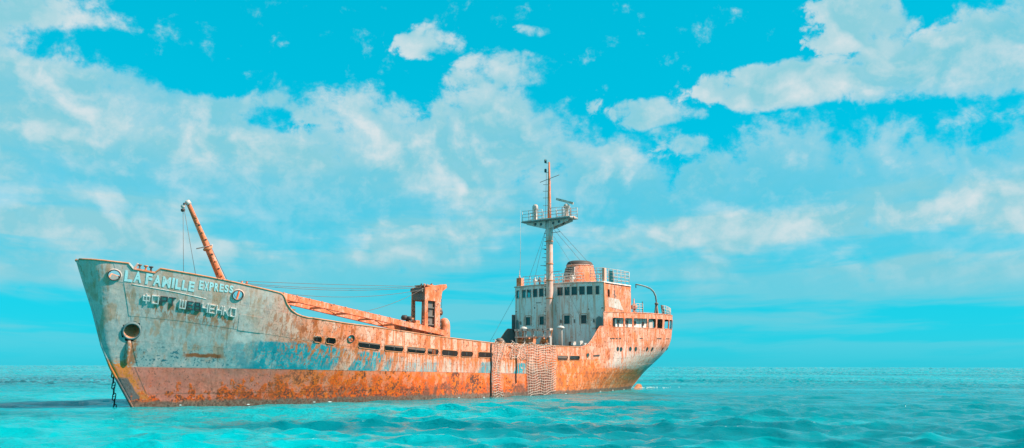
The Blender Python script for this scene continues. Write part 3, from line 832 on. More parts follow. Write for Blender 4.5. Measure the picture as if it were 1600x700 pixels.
# ------------------------------------------------------------------ decks and what closes the hull
def deck(name, a, b, zc, mat, parent=hull, inset=.06, thick=.06):
    mb = MB(); sg = np.array(stations(a, b, .8)); z = zc(sg); s_ = smap(sg, z); t = np.maximum(hb(s_, z) - inset, .01)
    m = len(sg)
    vs = [(s_[i], t[i], z[i]) for i in range(m)] + [(s_[i], -t[i], z[i]) for i in range(m)] + \
         [(s_[i], t[i], z[i] - thick) for i in range(m)] + [(s_[i], -t[i], z[i] - thick) for i in range(m)]
    fs = []
    for i in range(m - 1):
        fs += [(i, i + 1, m + i + 1, m + i), (3 * m + i, 3 * m + i + 1, 2 * m + i + 1, 2 * m + i),
               (2 * m + i, 2 * m + i + 1, i + 1, i), (m + i, m + i + 1, 3 * m + i + 1, 3 * m + i)]
    mb.add(vs, fs).build(name, mat, parent)
deck("main_deck", 7.5, 60, lambda q: c_sb(q) - .06, "deck_rust")
deck("forecastle_deck", -3.6, 7.6, lambda q: np.interp(q, [-5, 8], [7.35, 6.05]), "deck_rust")
deck("promenade_deck", 45.8, 68.1, lambda q: c_pb(q) - .08, "deck_rust")
deck("boat_deck", 46.2, 68.2, lambda q: c_pp(q) - .06, "deck_rust", thick=.12)
MB().box((7.7, 0, 4.95), (.08, 8.6, 2.2)).build("forecastle_bulkhead", "grey_steel", hull)
for s0, s1 in ((10.2, 21.8), (30.2, 41.0)):
    zd = float(c_sb((s0 + s1) / 2)) - .1
    hatch = MB().box(((s0 + s1) / 2, 0, zd + .4), (s1 - s0, 9.0, .9)).build("hatch_coaming", "grey_steel", ship)
    n = 6; L = (s1 - s0) / n
    for i in range(n):
        MB().box((s0 + L * (i + .5), 0, zd + .9), (L - .05, 9.1, .12)).build("hatch_cover", "deck_rust", hatch)
# rudder head showing at the stern
MB().prism([(61.6, -.14, -.9), (63.3, -.14, -.9), (63.5, -.14, .16), (63.25, -.14, .42), (62.85, -.14, .50), (62.5, -.14, .36), (61.9, -.14, .0)], (0, .28, 0)).build("rudder", "rust_deep", ship)
# roller fairlead in the bulwark notch
rf = MB().bar(on_hull(np.array(-1.72), np.array(8.06), -.1), on_hull(np.array(-.62), np.array(7.88), -.1), .3, .09).build("roller_fairlead", "rust_orange", ship)
for k, s_ in enumerate((-1.42, -1.12, -.86)):
    zb_ = 8.06 - (s_ + 1.72) * .165
    MB().lathe(on_hull(np.array(s_), np.array(zb_ + .04), -.1), [(.07, 0), (.06, .05), (.05, .18), (.12, .21), (.13, .28), (.02, .30)], 10).build("roller", ("grey_steel", "rust_deep", "dark_steel")[k], rf)
MB().bar(on_hull(np.array(-1.98), np.array(8.36), -.05), on_hull(np.array(-1.7), np.array(8.05), -.05), .2, .10).build("horn", "mast_pale", rf)
MB().bar(on_hull(np.array(-1.55), np.array(8.38), -.05), on_hull(np.array(-1.7), np.array(8.05), -.05), .2, .08).build("horn", "mast_pink", rf)

# ------------------------------------------------------------------ wheelhouse
FS0, FK = 45.3, .030
def front_s(t): return FS0 + FK * t * t
T0, T1 = -5.45, 5.42
UPW = [(-5.28, -4.77), (-4.34, -3.72), (-3.56, -2.96), (-2.68, -2.07), (-1.83, -1.23), (-1.03, -.57), (.48, 1.12), (1.32, 1.91), (2.1, 2.73),
       (2.94, 3.53), (3.73, 4.31), (4.62, 4.98)]
LOW = [(-3.74, -3.07), (-1.78, -1.19), (1.25, 1.9), (3.11, 3.68)]
ZU = (9.55, 10.40); ZL = (6.68, 7.54)
ZROOF = 10.72
wh = empty("wheelhouse"); wh.parent = ship
def shell_wall(name, mat, uvs, us, zs, cut, pos, nrm_, thick, parent):
    """wall as a grid with openings: outer and inner skin plus reveals"""
    us = sorted(set(round(u, 4) for u in us)); zs = sorted(set(round(z, 4) for z in zs))
    mb = MB(); idx = {}
    def vid(i, j, k):
        key = (i, j, k)
        if key not in idx:
            p = pos(us[i], zs[j]) - (nrm_(us[i]) * thick if k else 0)
            idx[key] = len(mb.v); mb.v.append(tuple(p))
        return idx[key]
    solid = {(i, j): not cut(.5 * (us[i] + us[i + 1]), .5 * (zs[j] + zs[j + 1])) for i in range(len(us) - 1) for j in range(len(zs) - 1)}
    for (i, j), ok in solid.items():
        if not ok: continue
        for k in (0, 1):
            f = (vid(i, j, k), vid(i + 1, j, k), vid(i + 1, j + 1, k), vid(i, j + 1, k))
            mb.f.append(f if k else f[::-1]); mb.sm.append(False)
        for (di, dj), (a, b) in (((-1, 0), ((i, j), (i, j + 1))), ((1, 0), ((i + 1, j), (i + 1, j + 1))), ((0, -1), ((i, j), (i + 1, j))), ((0, 1), ((i, j + 1), (i + 1, j + 1)))):
            if not solid.get((i + di, j + dj), False):
                mb.f.append((vid(*a, 0), vid(*b, 0), vid(*b, 1), vid(*a, 1))); mb.sm.append(False)
    return mb.build(name, mat, parent)
fpos = lambda t, z: np.array((front_s(t), t, z))
def fnrm(t):
    n = np.array((-1.0, 2 * FK * t, 0)); return n / np.linalg.norm(n)
def incut(wins, zr): return lambda u, z: any(a < u < b for a, b in wins) and zr[0] < z < zr[1]
cu, clo = incut(UPW, ZU), incut(LOW, ZL)
us = list(np.linspace(T0, T1, 25)) + cutlist(UPW) + cutlist(LOW)
shell_wall("front_wall", "house_white", None, us, [3.2, 5, ZL[0], ZL[1], 8.6, ZU[0], ZU[1], ZROOF], lambda u, z: cu(u, z) or clo(u, z), fpos, fnrm, .09, wh)
def window(a, b, z0, z1, posf, nf, parent, frame="rail_white", glassm="window_glass", r=.035, rec=.05):
    u = [(a, z0), (b, z0), (b, z1), (a, z1)]
    P = [posf(x, z) + nf(x) * .02 for x, z in u]
    fr = MB()
    for p, q in zip(P, P[1:] + P[:1]): fr.bar(p, q, .035, .04, up=tuple(nf((a + b) / 2)))
    fr.build("window_frame", frame, parent)
    MB().add([posf(x, z) - nf(x) * rec for x, z in u], [(0, 1, 2, 3)]).build("window_pane", glassm, parent)
for k_, (a, b) in enumerate(UPW): window(a, b, *ZU, fpos, fnrm, wh, glassm="window_glass" if k_ < 3 else "dark_glass")
for a, b in LOW:
    window(a, b, *ZL, fpos, fnrm, wh, glassm="dark_glass")
    hood = [(a - .14, ZL[0] - .1), (a - .14, ZL[1] + .02), (a - .02, ZL[1] + .14), (b + .02, ZL[1] + .14), (b + .14, ZL[1] + .02), (b + .14, ZL[0] - .1)]
    MB().tube([fpos(x, z) + fnrm(x) * .02 for x, z in hood], .028, 5).build("window_hood", "rust_deep", wh)
# side walls (flush with the hull side)
SW = 51.4
spos = lambda s, z: np.array((s, 5.50, z)); snrm = lambda s: np.array((0, 1., 0))
sw_port = [(46.75, 47.15), (48.05, 48.22)]
shell_wall("side_wall", "rust_orange", None, [front_s(T1) + .02, SW] + cutlist(sw_port) + [49.5], [7.78, 9.32, 10.1, ZROOF - .12],
           lambda u, z: any(a < u < b for a, b in sw_port) and 9.32 < z < 10.1, spos, snrm, .08, wh)
for a, b in sw_port: window(a, b, 9.32, 10.1, spos, snrm, wh, "rust_orange")
npos = lambda s, z: np.array((s, -5.50, z)); nnrm = lambda s: np.array((0, -1., 0))
sw_st = [(46.6, 47.7), (47.9, 49.0), (49.2, 50.4)]
shell_wall("side_wall", "house_white", None, [front_s(T0) + .02, SW] + cutlist(sw_st), [3.2, 7.7, ZU[0], ZU[1], ZROOF - .05],
           lambda u, z: any(a < u < b for a, b in sw_st) and ZU[0] < z < ZU[1], npos, nnrm, .08, wh)
for a, b in sw_st: window(a, b, *ZU, npos, nnrm, wh)
MB().box((SW + .05, 0, 9.2), (.1, 11.0, 3.0)).build("back_wall", "rust_orange", wh)
MB().box((48.2, 1.0, 7.0), (.1, 9.0, 7.4)).build("inner_bulkhead", "inner_teal", wh)
for z in (8.2, 5.2): MB().box((48.7, 0, z), (5.2, 10.7, .1)).build("inner_deck", "deck_rust", wh)
# corner post and roof
MB().tube([(front_s(5.45), 5.47, 5.9), (front_s(5.45), 5.47, ZROOF)], .09, 8).build("corner_post", "rust_deep", wh)
mb = MB(); tt = np.linspace(T0 - .08, T1 + .1, 21)
fr_ = [(front_s(t) - .14, t) for t in tt]
poly = [(s_, t, ZROOF) for s_, t in fr_] + [(SW + .15, T1 + .1, ZROOF - .02), (SW + .15, T0 - .08, ZROOF - .02)]
mb.prism(poly, (0, 0, .12)).build("roof", "house_white", wh)
MB().tube([(s_ - .01, t, ZROOF + .06) for s_, t in fr_], .055, 6).build("roof_edge", "rail_white", wh)
# doors on the front
for t0, t1, zt in ((-5.30, -4.78, 7.35), (4.62, 5.28, 7.38)):
    poly = [(t0, 4.6), (t1, 4.6), (t1, zt - .25), (t1 - .14, zt - .06), ((t0 + t1) / 2, zt), (t0 + .14, zt - .06), (t0, zt - .25)]
    MB().prism([fpos(t, z) + fnrm(t) * .03 for t, z in poly], tuple(fnrm(t0) * .04)).build("door", "inner_teal", wh)
    MB().tube([fpos(t, z) + fnrm(t) * .06 for t, z in poly[1:] + poly[:1]], .035, 5).build("door_frame", "mast_pale", wh)
# faded plate marks under the windows
for t, z, w_, h_ in ((-2.15, 8.96, .10, .12), (-1.98, 8.95, .10, .12), (-1.80, 8.95, .10, .12), (-1.62, 8.94, .07, .12), (-2.45, 8.45, .12, .18), (3.9, 8.1, .12, .14)):
    MB().box(fpos(t, z) + fnrm(t) * .012, (.015, w_, h_)).build("stencil_mark", "grey_steel", wh)
for t in (-4.5, .9, 2.4, 4.4):
    MB().box(fpos(t, 6.95) + fnrm(t) * .05, (.08, .12, .34)).build("wall_lamp", "grey_steel", wh)
# white worn panel on the port side
MB().prism([(46.9, 5.51, 8.35), (49.95, 5.51, 8.12), (49.5, 5.51, 8.55), (49.0, 5.51, 9.2), (46.9, 5.51, 9.28)], (0, .012, 0)).build("worn_panel", "rail_white", wh)
# box and light at the starboard bridge corner
MB().box((46.3, -4.9, 11.25), (.5, .62, .95)).build("side_light_box", "rust_orange", wh)
MB().lathe((46.3, -5.0, 11.72), [(.06, 0), (.1, .06), (.1, .22), (.03, .34), (.012, .9)], 8).build("side_light", "rail_white", wh)
MB().tube([(46.4, -5.0, 12.0), (46.5, -5.0, 15.5), (46.45, -5.0, 19.1)], [.025, .018, .01], 5).build("whip_aerial", "rail_white", wh)

def railing(pts, h, nr, gap, mat, parent, name="railing", r=.028, lean=0.):
    root = empty(name); root.parent = parent
    P = [np.array(p, float) for p in pts]
    for k in range(nr):
        f = (k + 1) / nr
        MB().tube([p + (0, 0, h * f + random.uniform(-.02, .02)) for p in P], r, 5).build("rail", mat, root)
    for a, b in zip(P[:-1], P[1:]):
        L = np.linalg.norm(b - a); n = max(1, int(round(L / gap)))
        for i in range(n + (1 if b is P[-1] else 0)):
            q = a + (b - a) * (i / n)
            MB().tube([q, q + (random.uniform(-.03, .03), random.uniform(-.03, .03), h)], r * 1.15, 5).build("post", mat, root)
    return root
zr_ = ZROOF + .12
railing([(front_s(t) + .1, t, zr_) for t in (-4.3, -2.2, 0, 2.0, 3.4)], .95, 3, 1.1, "rail_white", ship)
railing([(46.5, 5.35, zr_), (48.9, 5.38, zr_), (51.4, 5.38, zr_)], 1.35, 4, .85, "rail_white", ship)
railing([(51.4, 5.38, zr_), (51.4, 0, zr_), (51.4, -5.2, zr_)], 1.35, 3, 1.6, "rail_white", ship)
railing([(46.4, 5.35, zr_), (46.2, 4.6, zr_), (45.9, 4.0, zr_)], 1.35, 5, .45, "rail_white", ship)
for t, m in ((-3.2, "rail_white"), (-1.9, "mast_pink"), (1.5, "rail_white"), (-2.6, "grey_steel")):
    MB().lathe((46.6, t, zr_), [(.10, 0), (.10, .35), (.20, .42), (.20, .62), (.08, .7), (.07, .9)], 8).build("deck_fitting", m, wh)
MB().box((46.55, 5.25, zr_ + .68), (.42, .3, 1.36)).build("signal_locker", "mast_pink", wh)
MB().box((47.75, 5.36, zr_ + .6), (.85, .06, 1.16)).build("spray_board", "dark_glass", wh)

# ------------------------------------------------------------------ funnel
fn = MB().lathe((50.4, 0, ZROOF + .1), [(1.66, 0), (1.64, .6), (1.55, 1.3), (1.42, 1.95), (1.30, 2.35), (1.18, 2.52)], 28, sx=1.2, sy=1.0).build("funnel", "rust_orange", ship)
MB().lathe((50.4, 0, ZROOF + 2.38), [(1.36, 0), (1.34, .12), (1.22, .34), (1.0, .46), (.75, .48)], 28, sx=1.2).build("funnel_cap", "dark_steel", fn)
MB().tube([(50.4 + 1.62 * math.cos(a), 1.37 * math.sin(a), ZROOF + 2.36) for a in np.linspace(0, 2 * math.pi, 28, endpoint=False)], .05, 5, closed=True).build("funnel_ring", "mast_pink", fn)
bk = MB(); rr_ = [(.62, 1.645), (1.3, 1.56), (1.98, 1.425)]; aa_ = np.linspace(-.85, .30, 9)
bk.add([(50.4 - 1.2 * (r + .015) * math.cos(a), (r + .015) * math.sin(a), ZROOF + .1 + h) for h, r in rr_ for a in aa_],
       [(i * 9 + k, i * 9 + k + 1, i * 9 + k + 10, i * 9 + k + 9) for i in range(2) for k in range(8)], True).build("louvre_back", "dark_steel", fn)
for i in range(7):       # louvres on the forward face
    z = ZROOF + .75 + i * .2
    r = np.interp(z - ZROOF - .1, [0, .6, 1.3, 1.95, 2.35], [1.66, 1.64, 1.55, 1.42, 1.3])
    P = [(50.4 - 1.2 * r * math.cos(a) - .07, r * math.sin(a), z) for a in np.linspace(-.85, .30, 9)]
    mb = MB()
    for p, q in zip(P[:-1], P[1:]): mb.bar(p, q, .09, .06)
    mb.build("louvre_slat", "rail_white", fn)
for a in (-.85, .30):
    MB().tube([(50.4 - 1.2 * r_ * math.cos(a) - .07, r_ * math.sin(a), ZROOF + .1 + h) for h, r_ in ((.55, 1.64), (1.3, 1.55), (1.95, 1.42))], .05, 5).build("louvre_frame", "mast_pale", fn)
railing([(48.2, -2.4, zr_), (48.0, -.4, zr_), (48.1, 1.6, zr_)], 1.0, 3, .8, "rail_white", ship)

# ------------------------------------------------------------------ promenade house, poop fittings
ph = empty("poop_house"); ph.parent = ship
for sd in (1, -1):
    MB().box((51.7, sd * 5.0, 7.02), (11.0, .1, 1.45)).build("house_side", "house_white", ph)
MB().box((57.2, 0, 7.05), (.1, 9.9, 1.5)).build("house_end", "house_white", ph)
for s_ in (49.5, 51.3, 53.05, 54.8):
    porthole(np.array((s_, 5.06, 6.98)), np.array((1., 0, 0)), np.array((0, 0, 1.)), np.array((0, 1., 0)), .19, ph, "rust_deep")
MB().box((56.5, 5.10, 6.95), (.9, .12, .95)).build("wall_locker", "mast_pale", ph)
for u in (57.3, 59.5):
    P = on_hull(smap(u, 7.0), 7.0, -.25)
    MB().tube([(P[0], P[1], float(c_pb(u)) - .05), (P[0], P[1], float(c_pp(u)) - .1)], .07, 6).build("deck_pillar", "rust_deep", ph)
zb_ = 8.1
railing([(52.3, 5.25, 7.97), (54.8, 5.1, 8.05)], 1.05, 4, .85, "rail_white", ship)
railing([(51.6, 0, 8.0), (55.2, 0.5, 8.05), (58.3, 1.0, 8.1)], 1.0, 2, 1.2, "rail_white", ship)
cw = MB().lathe((53.6, 4.7, 8.0), [(.30, 0), (.30, .15), (.14, .2), (.14, .45), (.34, .52), (.36, .75), (.2, .95), (.07, 1.0), (.05, 1.55), (.02, 1.6)], 10).build("capstan", "rust_orange", ship)
MB().lathe((53.6, 4.7, 8.75), [(.30, 0), (.34, .05), (.34, .12), (.2, .2)], 10).build("capstan_head", "rust_deep", cw)
MB().tube([(54.9, 5.0, 8.05), (54.9, 5.0, 9.35)], .05, 6).build("stanchion", "dark_steel", ship)
# curved davit
P = [(57.9, 5.1, 8.15), (57.9, 5.1, 9.6), (57.75, 5.1, 10.1), (57.3, 5.1, 10.55), (56.6, 5.1, 10.82), (55.5, 5.1, 10.98), (54.2, 5.1, 11.05), (53.3, 5.1, 11.06)]
dv = MB().tube(P, [.10, .085, .08, .075, .07, .065, .06, .05], 8).build("davit", "inner_teal", ship)
MB().tube([(p[0], p[1] + .06, p[2] + .05) for p in P[1:]], .03, 5).build("davit_pipe", "rail_white", dv)
MB().tube([(53.35, 5.1, 11.05), (53.35, 5.1, 10.7)], .05, 5).build("davit_hook", "dark_steel", dv)
MB().bar((57.5, 5.1, 8.12), (57.88, 5.1, 9.3), .12, .14).build("davit_brace", "grey_steel", dv)
MB().bar((58.3, 5.05, 8.15), (57.92, 5.1, 9.3), .12, .14).build("davit_brace", "rust_deep", dv)
MB().lathe((57.85, 5.15, 9.25), [(.05, -.15), (.2, -.1), (.22, .08), (.1, .18)], 8).build("davit_winch", "grey_steel", dv)
sr = [on_hull(smap(u, 8.3), 8.3, -.2) for u in (59.8, 61.5, 63.5, 65.5)]
railing([(p[0], p[1], 8.22) for p in sr], 1.0, 3, .8, "rail_white", ship, r=.03)
for u in (60.0, 60.5): 
    p = on_hull(smap(u, 8.3), 8.3, -.2)
    MB().bar((p[0], p[1], 8.2), (p[0] - .35, p[1], 9.25), .14, .06).build("rail_brace", "grey_steel", ship)

# ------------------------------------------------------------------ main mast
MS, MT = 44.55, .05
mast = MB().tube([(MS, MT, 3.0), (MS, MT, 5), (MS, MT, 10), (MS, MT, 14.6), (MS, MT, 17.2)], [.37, .37, .36, .34, .34], 16).build("mast", "mast_pink", ship)
MB().tube([(MS, MT, 17.2), (MS, MT, 19.5), (MS, MT, 21.5), (MS, MT, 23.35)], [.20, .17, .13, .08], 10).build("topmast", "rust_orange", mast)
MB().tube([(MS, MT, 14.75), (MS, MT, 17.2)], [.365, .385], 16).build("mast_collar", "mast_pale", mast)
PL, PR, PZ = MT - 2.95, MT + 2.98, 17.30
MB().box((MS, MT, PZ), (1.5, PR - PL, .09)).build("platform", "mast_pale", mast)
MB().box((MS, MT, PZ - .10), (1.56, PR - PL + .06, .08)).build("platform_edge", "inner_teal", mast)
for sd in (-1, 1):
    for so in (-.42, .42):
        t_in, t_out = MT + sd * .2, MT + sd * 2.55
        poly = [(MS + so, t_in, PZ - .15), (MS + so, t_out, PZ - .15), (MS + so, t_out, PZ - .35), (MS + so, t_in, PZ - .98)]
        MB().prism(poly, (.05, 0, 0)).build("platform_bracket", "mast_pale", mast)
        for q in (.75, 1.45):
            MB().lathe((MS + so - .012, MT + sd * q, PZ - .45 + .1 * (q - .75)), [(.15, 0), (.15, .075)], 12, ax=((0, 1, 0), (0, 0, 1), (1, 0, 0))).build("lightening_hole", "dark_glass", mast)
for a, b, so in ((PL, MT - .4, 0), (MT + .45, PR, 0)):
    for k in (-.7, .7):
        root = railing([(MS + k, a + .05, PZ + .05), (MS + k, b - .05, PZ + .05)], 1.0, 3, .95, "rail_white", mast, "platform_railing")
# searchlight drum and radar scanner on the platform
MB().lathe((MS, MT - 1.75, PZ + .05), [(.26, 0), (.26, .08), (.2, .12), (.2, 1.2), (.26, 1.24), (.27, 1.55), (.22, 1.68), (.08, 1.74)], 12).build("lamp_drum", "rail_white", mast)
for k in range(4):
    a = math.pi / 4 + k * math.pi / 2
    MB().tube([(MS + .27 * math.cos(a), MT - 1.75 + .27 * math.sin(a), PZ + .05), (MS + .27 * math.cos(a), MT - 1.75 + .27 * math.sin(a), PZ + 1.6)], .03, 5).build("lamp_guard", "grey_steel", mast)
MB().lathe((MS, MT + 2.1, PZ + .05), [(.34, 0), (.22, .1), (.18, .9), (.3, 1.0), (.3, 1.25), (.15, 1.4)], 10).build("radar_pedestal", "rail_white", mast)
MB().bar((MS - .1, MT + .95, PZ + 2.05), (MS + .1, MT + 2.85, PZ + 1.42), .18, .24).build("radar_scanner", "rail_white", mast)
for k in (-.3, .3): MB().tube([(MS + k, MT + 1.75, PZ + .05), (MS + k, MT + 1.75, PZ + 1.05), (MS + k, MT + 2.45, PZ + 1.05), (MS + k, MT + 2.45, PZ + .05)], .035, 5).build("radar_stand", "grey_steel", mast)
MB().tube([(MS, MT + 2.3, PZ + .03), (MS, PR + .1, PZ - .02)], [.14, .12], 8).build("boom_light", "mast_pink", mast)
# yard, lights, rungs
MB().tube([(MS, MT - 1.15, 21.35), (MS, MT, 21.6), (MS, MT + 1.25, 21.85)], .03, 6).build("yard", "grey_steel", mast)
for z in (22.3, 23.3):
    MB().lathe((MS - .05, MT - .42, z), [(.10, 0), (.13, .05), (.13, .3), (.1, .36), (.03, .4)], 8).build("mast_light", "dark_glass", mast)
    MB().tube([(MS, MT, z - .02), (MS, MT - .42, z - .02)], .025, 5).build("light_arm", "grey_steel", mast)
for z in (18.8, 19.6, 20.3, 21.0): MB().tube([(MS, MT, z), (MS, MT - .75, z + .06)], .03, 5).build("rung", "rail_white", mast)
MB().tube([(MS, MT - .45, 17.4), (MS, MT - .42, 20), (MS, MT - .35, 22.2)], .025, 5).build("cable_run", "grey_steel", mast)
for z, w_ in ((15.9, 1.2), (14.3, -.7), (12.6, -.9), (11.9, 1.4), (10.9, -.8), (13.4, -.7)):
    MB().tube([(MS - .1, MT + math.copysign(.3, w_), z), (MS - .1, MT + w_ * 1.15, z + .05)], .03, 5).build("bracket_arm", "grey_steel", mast)
for z in (9.2, 11.0, 12.7, 15.0):
    MB().lathe((MS, MT, z), [(.36, 0), (.40, .02), (.40, .10), (.36, .12)], 14).build("mast_band", "rust_deep", mast)
z = 4.6
while z < 16.2:
    MB().tube([(MS - .1, MT - .36, z), (MS - .15, MT - .56, z), (MS + .15, MT - .56, z), (MS + .1, MT - .36, z)], .018, 4).build("rung", "grey_steel", mast); z += .42

# ------------------------------------------------------------------ rigging
def wire(p, q, sag=0., r=.018, name="stay_wire", parent=None, n=14, mat="wire_grey"):
    p = np.array(p, float); q = np.array(q, float)
    P = [p + (q - p) * f - np.array((0, 0, sag * 4 * f * (1 - f))) for f in np.linspace(0, 1, n if sag else 2)]
    return MB().tube(P, r, 4).build(name, mat, parent or ship)
for a in ((46.2, -4.0, 10.9), (46.0, -3.0, 10.9)): wire((MS, MT - .45, 16.3), a)
wire((MS, MT + .9, 16.4), (49.6, 3.6, 11.2)); wire((MS, MT + .6, 16.2), (49.3, 2.9, 11.2))
wire((MS, MT + .5, 15.6), (46.2, 3.0, 10.9), r=.012)
wire((46.2, -5.4, 10.0), (41.2, -5.3, 4.4)); wire((MS, MT + 1.0, 12.0), (45.6, 3.2, 7.0), r=.012)
wire((MS, MT + 2.4, 10.8), (44.5, 3.2, 5.2), .25, .012)

# ------------------------------------------------------------------ foredeck gear in front of the wheelhouse
wn = empty("cargo_winch"); wn.parent = ship
WS = 42.6
MB().box((WS, -.6, 6.05), (.5, 4.3, .22)).build("winch_beam", "rail_white", wn)
for q in range(7): MB().lathe((WS - .255, -2.4 + q * .62, 6.05), [(.07, 0), (.07, .01)], 8, ax=((0, 1, 0), (0, 0, 1), (-1, 0, 0))).build("beam_hole", "dark_steel", wn)
for t in (-2.6, -1.6, -.7, .5, 1.4): MB().box((WS, t, 4.5), (.22, .2, 3.0)).build("winch_post", "mast_pale", wn)
for t, r_ in ((-2.0, .30), (-.9, .34), (.9, .28)):
    MB().lathe((WS, t - .35, 4.95), [(r_ * 1.25, 0), (r_ * 1.25, .06), (r_ * .7, .08), (r_ * .7, .6), (r_ * 1.25, .62), (r_ * 1.25, .68)], 14, ax=((1, 0, 0), (0, 0, 1), (0, 1, 0))).build("winch_drum", "rust_deep", wn)
MB().box((WS + .1, -.7, 3.9), (1.6, 4.6, .9)).build("winch_bed", "grey_steel", wn)
MB().box((WS - .1, -.6, 5.35), (.3, 4.2, .12)).build("winch_rail", "mast_pink", wn)
for t in (-2.3, -1.2, .1, 1.1): MB().bar((WS, t, 4.3), (WS, t + .55, 6.0), .09, .09).build("winch_strut", "rust_deep", wn)
for k in range(9):
    MB().box((WS - .2 + random.uniform(-.4, .4), random.uniform(-2.6, 1.2), 4.4 + random.uniform(0, .9)), (random.uniform(.1, .35), random.uniform(.1, .4), random.uniform(.15, .5))).build("winch_gear", random.choice(["grey_steel", "rust_deep", "mast_pale"]), wn)
for s_, t, m in ((43.1, -2.15, "mast_pale"), (43.4, 2.1, "mast_pale")):
    v_ = MB().lathe((s_, t, 3.1), [(.2, 0), (.2, 3.1), (.22, 3.15)], 12).build("ventilator", "mast_pale", ship)
    MB().lathe((s_, t, 6.12), [(.22, 0), (.38, .03), (.40, .12), (.30, .24), (.12, .31), (.0, .32)], 14).build("ventilator_cap", m, v_)
MB().box((43.3, 4.1, 4.35), (1.3, 2.0, .16)).build("deck_shelf", "rail_white", ship)
for k in range(6):
    MB().box((43.2 + random.uniform(-.4, .4), 3.2 + k * .36, 4.55 + random.uniform(0, .25)), (random.uniform(.3, .7), .26, random.uniform(.2, .5))).build("deck_scrap", random.choice(["grey_steel", "rust_deep", "mast_pale", "dark_steel"]), ship)
lad = empty("ladder"); lad.parent = ship
for t in (-4.55, -3.95): MB().tube([(45.5, t, 3.2), (45.6, t, 6.2)], .035, 5).build("ladder_side", "rail_white", lad)
for z in np.arange(3.5, 6.2, .3): MB().tube([(45.52, -4.55, z), (45.52, -3.95, z)], .022, 4).build("ladder_rung", "rail_white", lad)
MB().box((44.6, 3.0, 3.75), (.7, 1.2, 1.1)).build("deck_box", "mast_pale", ship)
for t in (-4.2, -3.4): MB().box((44.0, t, 3.9), (.5, .5, 1.2)).build("bitt", "grey_steel", ship)

# ------------------------------------------------------------------ deck crane amidships
cr_ = empty("deck_crane"); cr_.parent = ship
s0, s1, w2 = 25.05, 26.85, .78
MB().lathe((25.95, 0, 2.9), [(.95, 0), (.9, 1.9), (1.1, 2.0), (1.1, 2.2)], 18).build("crane_pedestal", "rust_deep", cr_)
for sd in (1, -1):
    y = sd * w2
    m = "rust_orange"
    th = (0, -.14 * sd, 0)
    MB().prism([(s0, y, 5.1), (s0 + .42, y, 5.1), (s0 + .34, y, 7.9), (s0, y, 8.95)], th).build("crane_post", m, cr_)
    MB().prism([(s1 - .55, y, 5.1), (s1 + .05, y, 5.1), (s1 + .12, y, 7.9), (s1 - .50, y, 7.9)], th).build("crane_post", m, cr_)
    MB().prism([(s0, y + .004 * sd, 8.93), (s0 + .34, y + .004 * sd, 7.88), (s1 - .50, y + .004 * sd, 7.88), (s1 + .12, y + .004 * sd, 7.88), (s1 + .35, y + .004 * sd, 8.75), (s1 + 1.0, y + .004 * sd, 9.15),
               (s1 + .85, y + .004 * sd, 9.40), (s1 + .1, y + .004 * sd, 9.32), (s0 + .3, y + .004 * sd, 9.02)], th).build("crane_head_plate", m, cr_)
    if sd > 0: MB().prism([(s0 + .1, y - .22 * sd, 5.1), (s1 - .2, y - .22 * sd, 5.1), (s1 - .2, y - .22 * sd, 7.9), (s0 + .1, y - .22 * sd, 7.9)], (0, -.05 * sd, 0)).build("crane_web", "grey_steel", cr_)
    for z in (5.9, 6.6, 7.3)[:3 if sd > 0 else 1]: MB().box((s0 + .85, y - .15 * sd, z), (1.0, .14, .08)).build("crane_stiffener", "grey_steel", cr_)
MB().box((s0 + .1, 0, 8.45), (.2, 2 * w2 - .3, .95)).build("crane_front_beam", "grey_steel", cr_)
MB().box((s0 + .1, 0, 8.02), (.16, 2 * w2 - .3, .2)).build("crane_crossbeam", "grey_steel", cr_)
MB().box((s0 + .05, 0, 5.5), (.2, 2 * w2 - .3, .8)).build("crane_front_apron", "rust_deep", cr_)
MB().box((26.3, 0, 9.16), (1.9, 2 * w2 - .1, .10)).build("crane_roof", "rust_deep", cr_)
for k in range(11):        # torn lugs down the after edge, broken brackets on top
    z = 5.4 + k * .31
    MB().box((s1 + .12 + random.uniform(-.02, .08), w2 - .05, z), (random.uniform(.10, .22), .10, random.uniform(.07, .16))).build("edge_lug", random.choice(["rust_deep", "grey_steel"]), cr_)
for k in range(8):
    MB().bar((s0 - .1 + k * .3, random.uniform(-.6, .7), 9.0), (s0 + random.uniform(-.1, .35) + k * .3, random.uniform(-.6, .8), 9.18 + random.uniform(.05, .25)), .07, .09).build("top_bracket", random.choice(["grey_steel", "rust_deep", "rust_orange"]), cr_)
for k in range(5):
    MB().box((s0 + .35 + (k % 2) * .25, w2 - .12, 5.6 + k * .48), (.16, .06, .2)).build("cable_clip", "dark_steel", cr_)
MB().box((s0 - .05, -.05, 8.75), (.35, 1.3, .3)).build("sheave_box", "grey_steel", cr_)
for k in range(7):
    MB().box((24.1 + random.uniform(-.35, .5), random.uniform(-.6, .5), 5.7 + random.uniform(0, .7)), (random.uniform(.15, .4), random.uniform(.15, .4), random.uniform(.15, .45))).build("crane_machinery", random.choice(["dark_steel", "grey_steel", "rust_deep"]), cr_)
for k in range(6):
    MB().lathe((s0 + .3 + k * .1, -.55 + .2 * k, 9.02), [(.12, 0), (.12, .06)], 10, ax=((1, 0, 0), (0, 0, 1), (0, 1, 0))).build("sheave", "grey_steel", cr_)
MB().lathe((28.0, .35, 4.4), [(.46, 0), (.52, .15), (.52, .3), (.5, 1.5), (.44, 1.85), (.28, 2.08), (.05, 2.16)], 16).build("slewing_motor", "rust_orange", cr_)
MB().lathe((28.0, .35, 4.35), [(.56, 0), (.6, .1), (.6, .42), (.54, .46)], 16).build("motor_flange", "grey_steel", cr_)
MB().box((27.15, .3, 5.6), (.35, .6, 1.6)).build("motor_bracket", "dark_steel", cr_)
